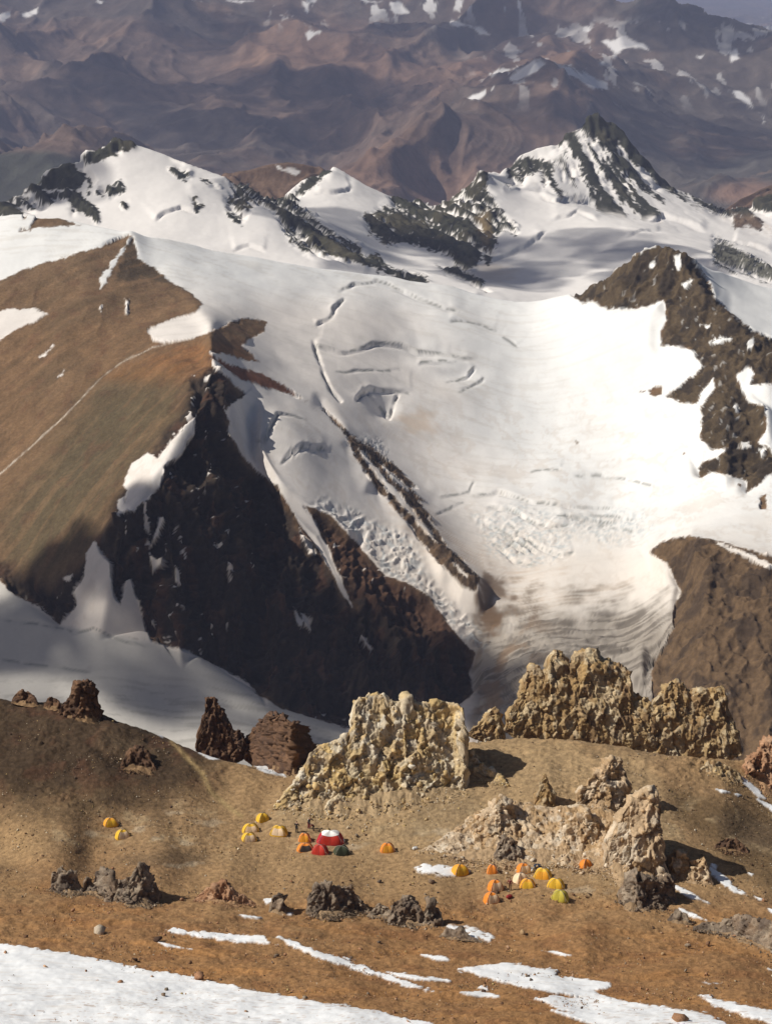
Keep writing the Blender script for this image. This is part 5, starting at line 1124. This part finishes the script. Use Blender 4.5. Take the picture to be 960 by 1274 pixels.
def person(px, py, label, turn, jacket, trousers, hat, bend=0.0, arms=((.25, .1), (.25, .1)), scale=1.0):
    x, y, z = NEAR.hit(px, py, 200, 320)
    root = bpy.data.objects.new('person', None); root.location = (x, y, z); root.rotation_euler = (0, 0, math.radians(turn)); root.scale = (scale,) * 3
    COL.objects.link(root); tag(root, label, 'person')
    b = bend; sy = -.55 * math.sin(b); sz = .95 + .52 * math.cos(b)          # shoulders after bending at the hip (front is -y)
    hip = Vector((0, 0, .95)); chest = Vector((0, sy * .6, .95 + (sz - .95) * .6)); sh = Vector((0, sy, sz)); dr = (sh - hip).normalized()
    neck = sh + dr * .06; head = sh + dr * .20 + Vector((0, -.03, 0)); crown = sh + dr * .31
    V = [hip, chest, sh, neck, head, crown]; E = [(0, 1), (1, 2), (2, 3), (3, 4), (4, 5)]; R_ = [.12, .13, .11, .05, .095, .06]
    hands = []
    for s_, (sp, fw) in zip((-1, 1), arms):
        k = len(V); a = sh + Vector((s_ * .19, 0, -.02)); e_ = a + Vector((s_ * sp * .6, -fw * .5, -.26)); w_ = e_ + Vector((s_ * sp * .2, -fw, -.22 + fw * .3)); h_ = w_ + (w_ - e_).normalized() * .09
        V += [a, e_, w_, h_]; E += [(2, k), (k, k + 1), (k + 1, k + 2), (k + 2, k + 3)]; R_ += [.065, .048, .035, .04]; hands.append((a, e_, w_, h_, s_))
    legs = []
    for s_ in (-1, 1):
        k = len(V); a = Vector((s_ * .10, 0, .88)); n_ = Vector((s_ * .12, -.04 - .05 * (s_ > 0), .48)); f_ = Vector((s_ * .13, .02, .07)); t_ = Vector((s_ * .14, -.13, .04))
        V += [a, n_, f_, t_]; E += [(0, k), (k, k + 1), (k + 1, k + 2), (k + 2, k + 3)]; R_ += [.09, .06, .042, .035]; legs.append((a, n_, f_, t_))
    body = skinned('body', [v[:] for v in V], E, R_, skin_mat, root)
    # clothes lie just outside the body
    Vj = [hip + Vector((0, 0, -.08)), hip, chest, sh]; Ej = [(0, 1), (1, 2), (2, 3)]; Rj = [.165, .16, .175, .145]
    for (a, e_, w_, h_, s_) in hands:
        k = len(Vj); Vj += [a, e_, w_]; Ej += [(3, k), (k, k + 1), (k + 1, k + 2)]; Rj += [.09, .07, .055]
    skinned('jacket', [v[:] for v in Vj], Ej, Rj, CLOTH[jacket], root)
    Vt = [hip]; Et = []; Rt = [.15]
    for (a, n_, f_, t_) in legs:
        k = len(Vt); Vt += [a, n_, f_]; Et += [(0, k), (k, k + 1), (k + 1, k + 2)]; Rt += [.115, .085, .07]
    skinned('trousers', [v[:] for v in Vt], Et, Rt, CLOTH[trousers], root)
    for (a, n_, f_, t_) in legs: skinned('boot', [(f_ + Vector((0, .03, .03)))[:], (f_ + Vector((0, 0, -.02)))[:], t_[:]], [(0, 1), (1, 2)], [.065, .06, .05], CLOTH['black'], root)
    skinned('hat', [(head + dr * .06)[:], crown[:], (crown + dr * .04)[:]], [(0, 1), (1, 2)], [.112, .10, .06], CLOTH[hat], root)
    return root
person(369, 1036, 'person in black clothes standing between the yellow and orange tents', 160, 'black', 'black', 'black', .15)
person(384, 1031, 'person in dark jacket reaching out behind the mess tent', 60, 'black', 'maroon', 'black', .3, ((.5, .35), (.6, .1)), 1.1)
person(390, 1034, 'person crouched forward in red beside the mess tent', -70, 'maroon', 'black', 'navy', .9, ((.2, .3), (.2, .3)), .9)
person(634, 1107, 'person in red and brown standing beside the cream fronted tents', -20, 'maroon', 'brown', 'brown', .05)
def bag(px, py, label, col, L=.9, r=.22, turn=0, cat='bag'):
    x, y, z = NEAR.hit(px, py, 200, 320)
    t = np.linspace(-1, 1, 13); prof = r * (1 - np.abs(t) ** 6 * .75) * (1 + .08 * np.sin(t * 9))
    p = np.stack([t * L / 2, .04 * np.sin(t * 3), np.full(13, r * .8)], -1)
    v, f = tube(p, prof, 10); v[:, 2] = np.maximum(v[:, 2], .0)
    root = bpy.data.objects.new('duffel_bag', None); root.location = (x, y, z); root.rotation_euler = (0, 0, math.radians(turn)); COL.objects.link(root)
    tag(root, label, cat)
    caps = [np.concatenate([v[:10], [v[:10].mean(0)]]), np.concatenate([v[-10:], [v[-10:].mean(0)]])]
    mesh_np('sack', v, f, col, parent=root)
    for c in caps: mesh_np('end_panel', c, np.array([[j, (j + 1) % 10, 10] for j in range(10)]), col, parent=root)
    w = np.linspace(0, np.pi, 9); v2, f2 = tube(np.stack([.25 * L * np.cos(w), np.zeros(9), r * 1.5 + .16 * np.sin(w)], -1), .02, 5); mesh_np('strap', v2, f2, CLOTH['black'], parent=root)
bag(633, 1117, 'red duffel bag lying on the flat beside the orange tent', CLOTH['red'], .95, .26, 20)
bag(516, 1057, 'white sack lying on the pale stones at the mound foot', CLOTH['white'], .8, .26, 10)
bag(661, 1084, 'white sack leaning behind the cream fronted tent', CLOTH['white'], .9, .3, 60)
bag(668, 1080, 'dark gear bag behind the yellow tents', CLOTH['navy'], 1.1, .35, -10)
bag(427, 1047, 'white bag beside the end of the mess tent', CLOTH['white'], .6, .22, 80)
bag(825, 1118, 'red bag lying among the mauve rocks', CLOTH['red'], 1.0, .35, 70)

# ------------------------------------------------------------------ fair-weather clouds drifting above, beyond the frame; their shadows cross the peaks
def cloud_material():
    m, nt, N, L, P = nodes_of('cloud_vapour')
    tr = N.new('ShaderNodeBsdfTransparent'); mx = N.new('ShaderNodeMixShader')
    df = N.new('ShaderNodeBsdfDiffuse'); df.inputs[0].default_value = (.9, .9, .9, 1)
    tc = N.new('ShaderNodeTexCoord'); nz = N.new('ShaderNodeTexNoise'); nz.inputs['Scale'].default_value = .012; nz.inputs['Detail'].default_value = 5
    L.new(tc.outputs['Object'], nz.inputs['Vector'])
    mr = N.new('ShaderNodeMapRange'); mr.inputs[1].default_value = .35; mr.inputs[2].default_value = .65; mr.inputs[3].default_value = .12; mr.inputs[4].default_value = .55
    L.new(nz.outputs['Fac'], mr.inputs[0]); L.new(mr.outputs[0], mx.inputs[0]); L.new(tr.outputs[0], mx.inputs[1]); L.new(df.outputs[0], mx.inputs[2])
    L.new(mx.outputs[0], N['Material Output'].inputs['Surface'])
    return m
cloud_mat = cloud_material()
def cloud(over, rx, ry, height, n, seed):
    """a flattened heap of puffs whose shadow falls round the point 'over'"""
    s_ = (height - over[2]) / to_sun.z
    c = Vector(over) + to_sun * s_
    rs = np.random.RandomState(seed)
    b = bmesh.new(); bmesh.ops.create_icosphere(b, subdivisions=3, radius=1); v0 = np.array([v.co[:] for v in b.verts]); f0 = np.array([[v.index for v in f.verts] for f in b.faces]); b.free()
    VV = []; FF = []; k = 0
    for i in range(n):
        a = rs.uniform(0, 2 * np.pi); q = math.sqrt(rs.rand())
        ctr = np.array((rx * q * math.cos(a), ry * q * math.sin(a), rs.uniform(0, .12) * rx))
        R_ = np.array((1, 1, .5)) * rs.uniform(.28, .5) * min(rx, ry) * (1.15 - .55 * q)
        w = v0 * (1 + .18 * np.sin(v0[:, :1] * 5 + i) * np.sin(v0[:, 1:2] * 6 + 2 * i))
        VV.append(w * R_ + ctr); FF.append(f0 + k); k += len(v0)
    o = mesh_np('cloud', np.concatenate(VV), np.concatenate(FF), cloud_mat)
    o.location = c; tag(o, kind='structure')
def over(px, py, Y): return at_y(px, py, Y)
cloud(over(330, 300, 3300), 480, 260, 1100, 12, 1)
cloud(over(660, 325, 3330), 330, 210, 1100, 30, 3)
cloud(over(310, 790, 1400), 170, 66, 600, 60, 4)
cloud(over(110, 835, 1345), 330, 95, 700, 60, 5)
cloud(over(280, 120, 10900), 1100, 1000, 2600, 20, 6)
cloud(over(840, 150, 10000), 900, 900, 2600, 16, 7)
cloud(over(430, 50, 12800), 1300, 900, 2800, 14, 8)
cloud(over(800, 60, 12600), 900, 700, 2800, 10, 9)
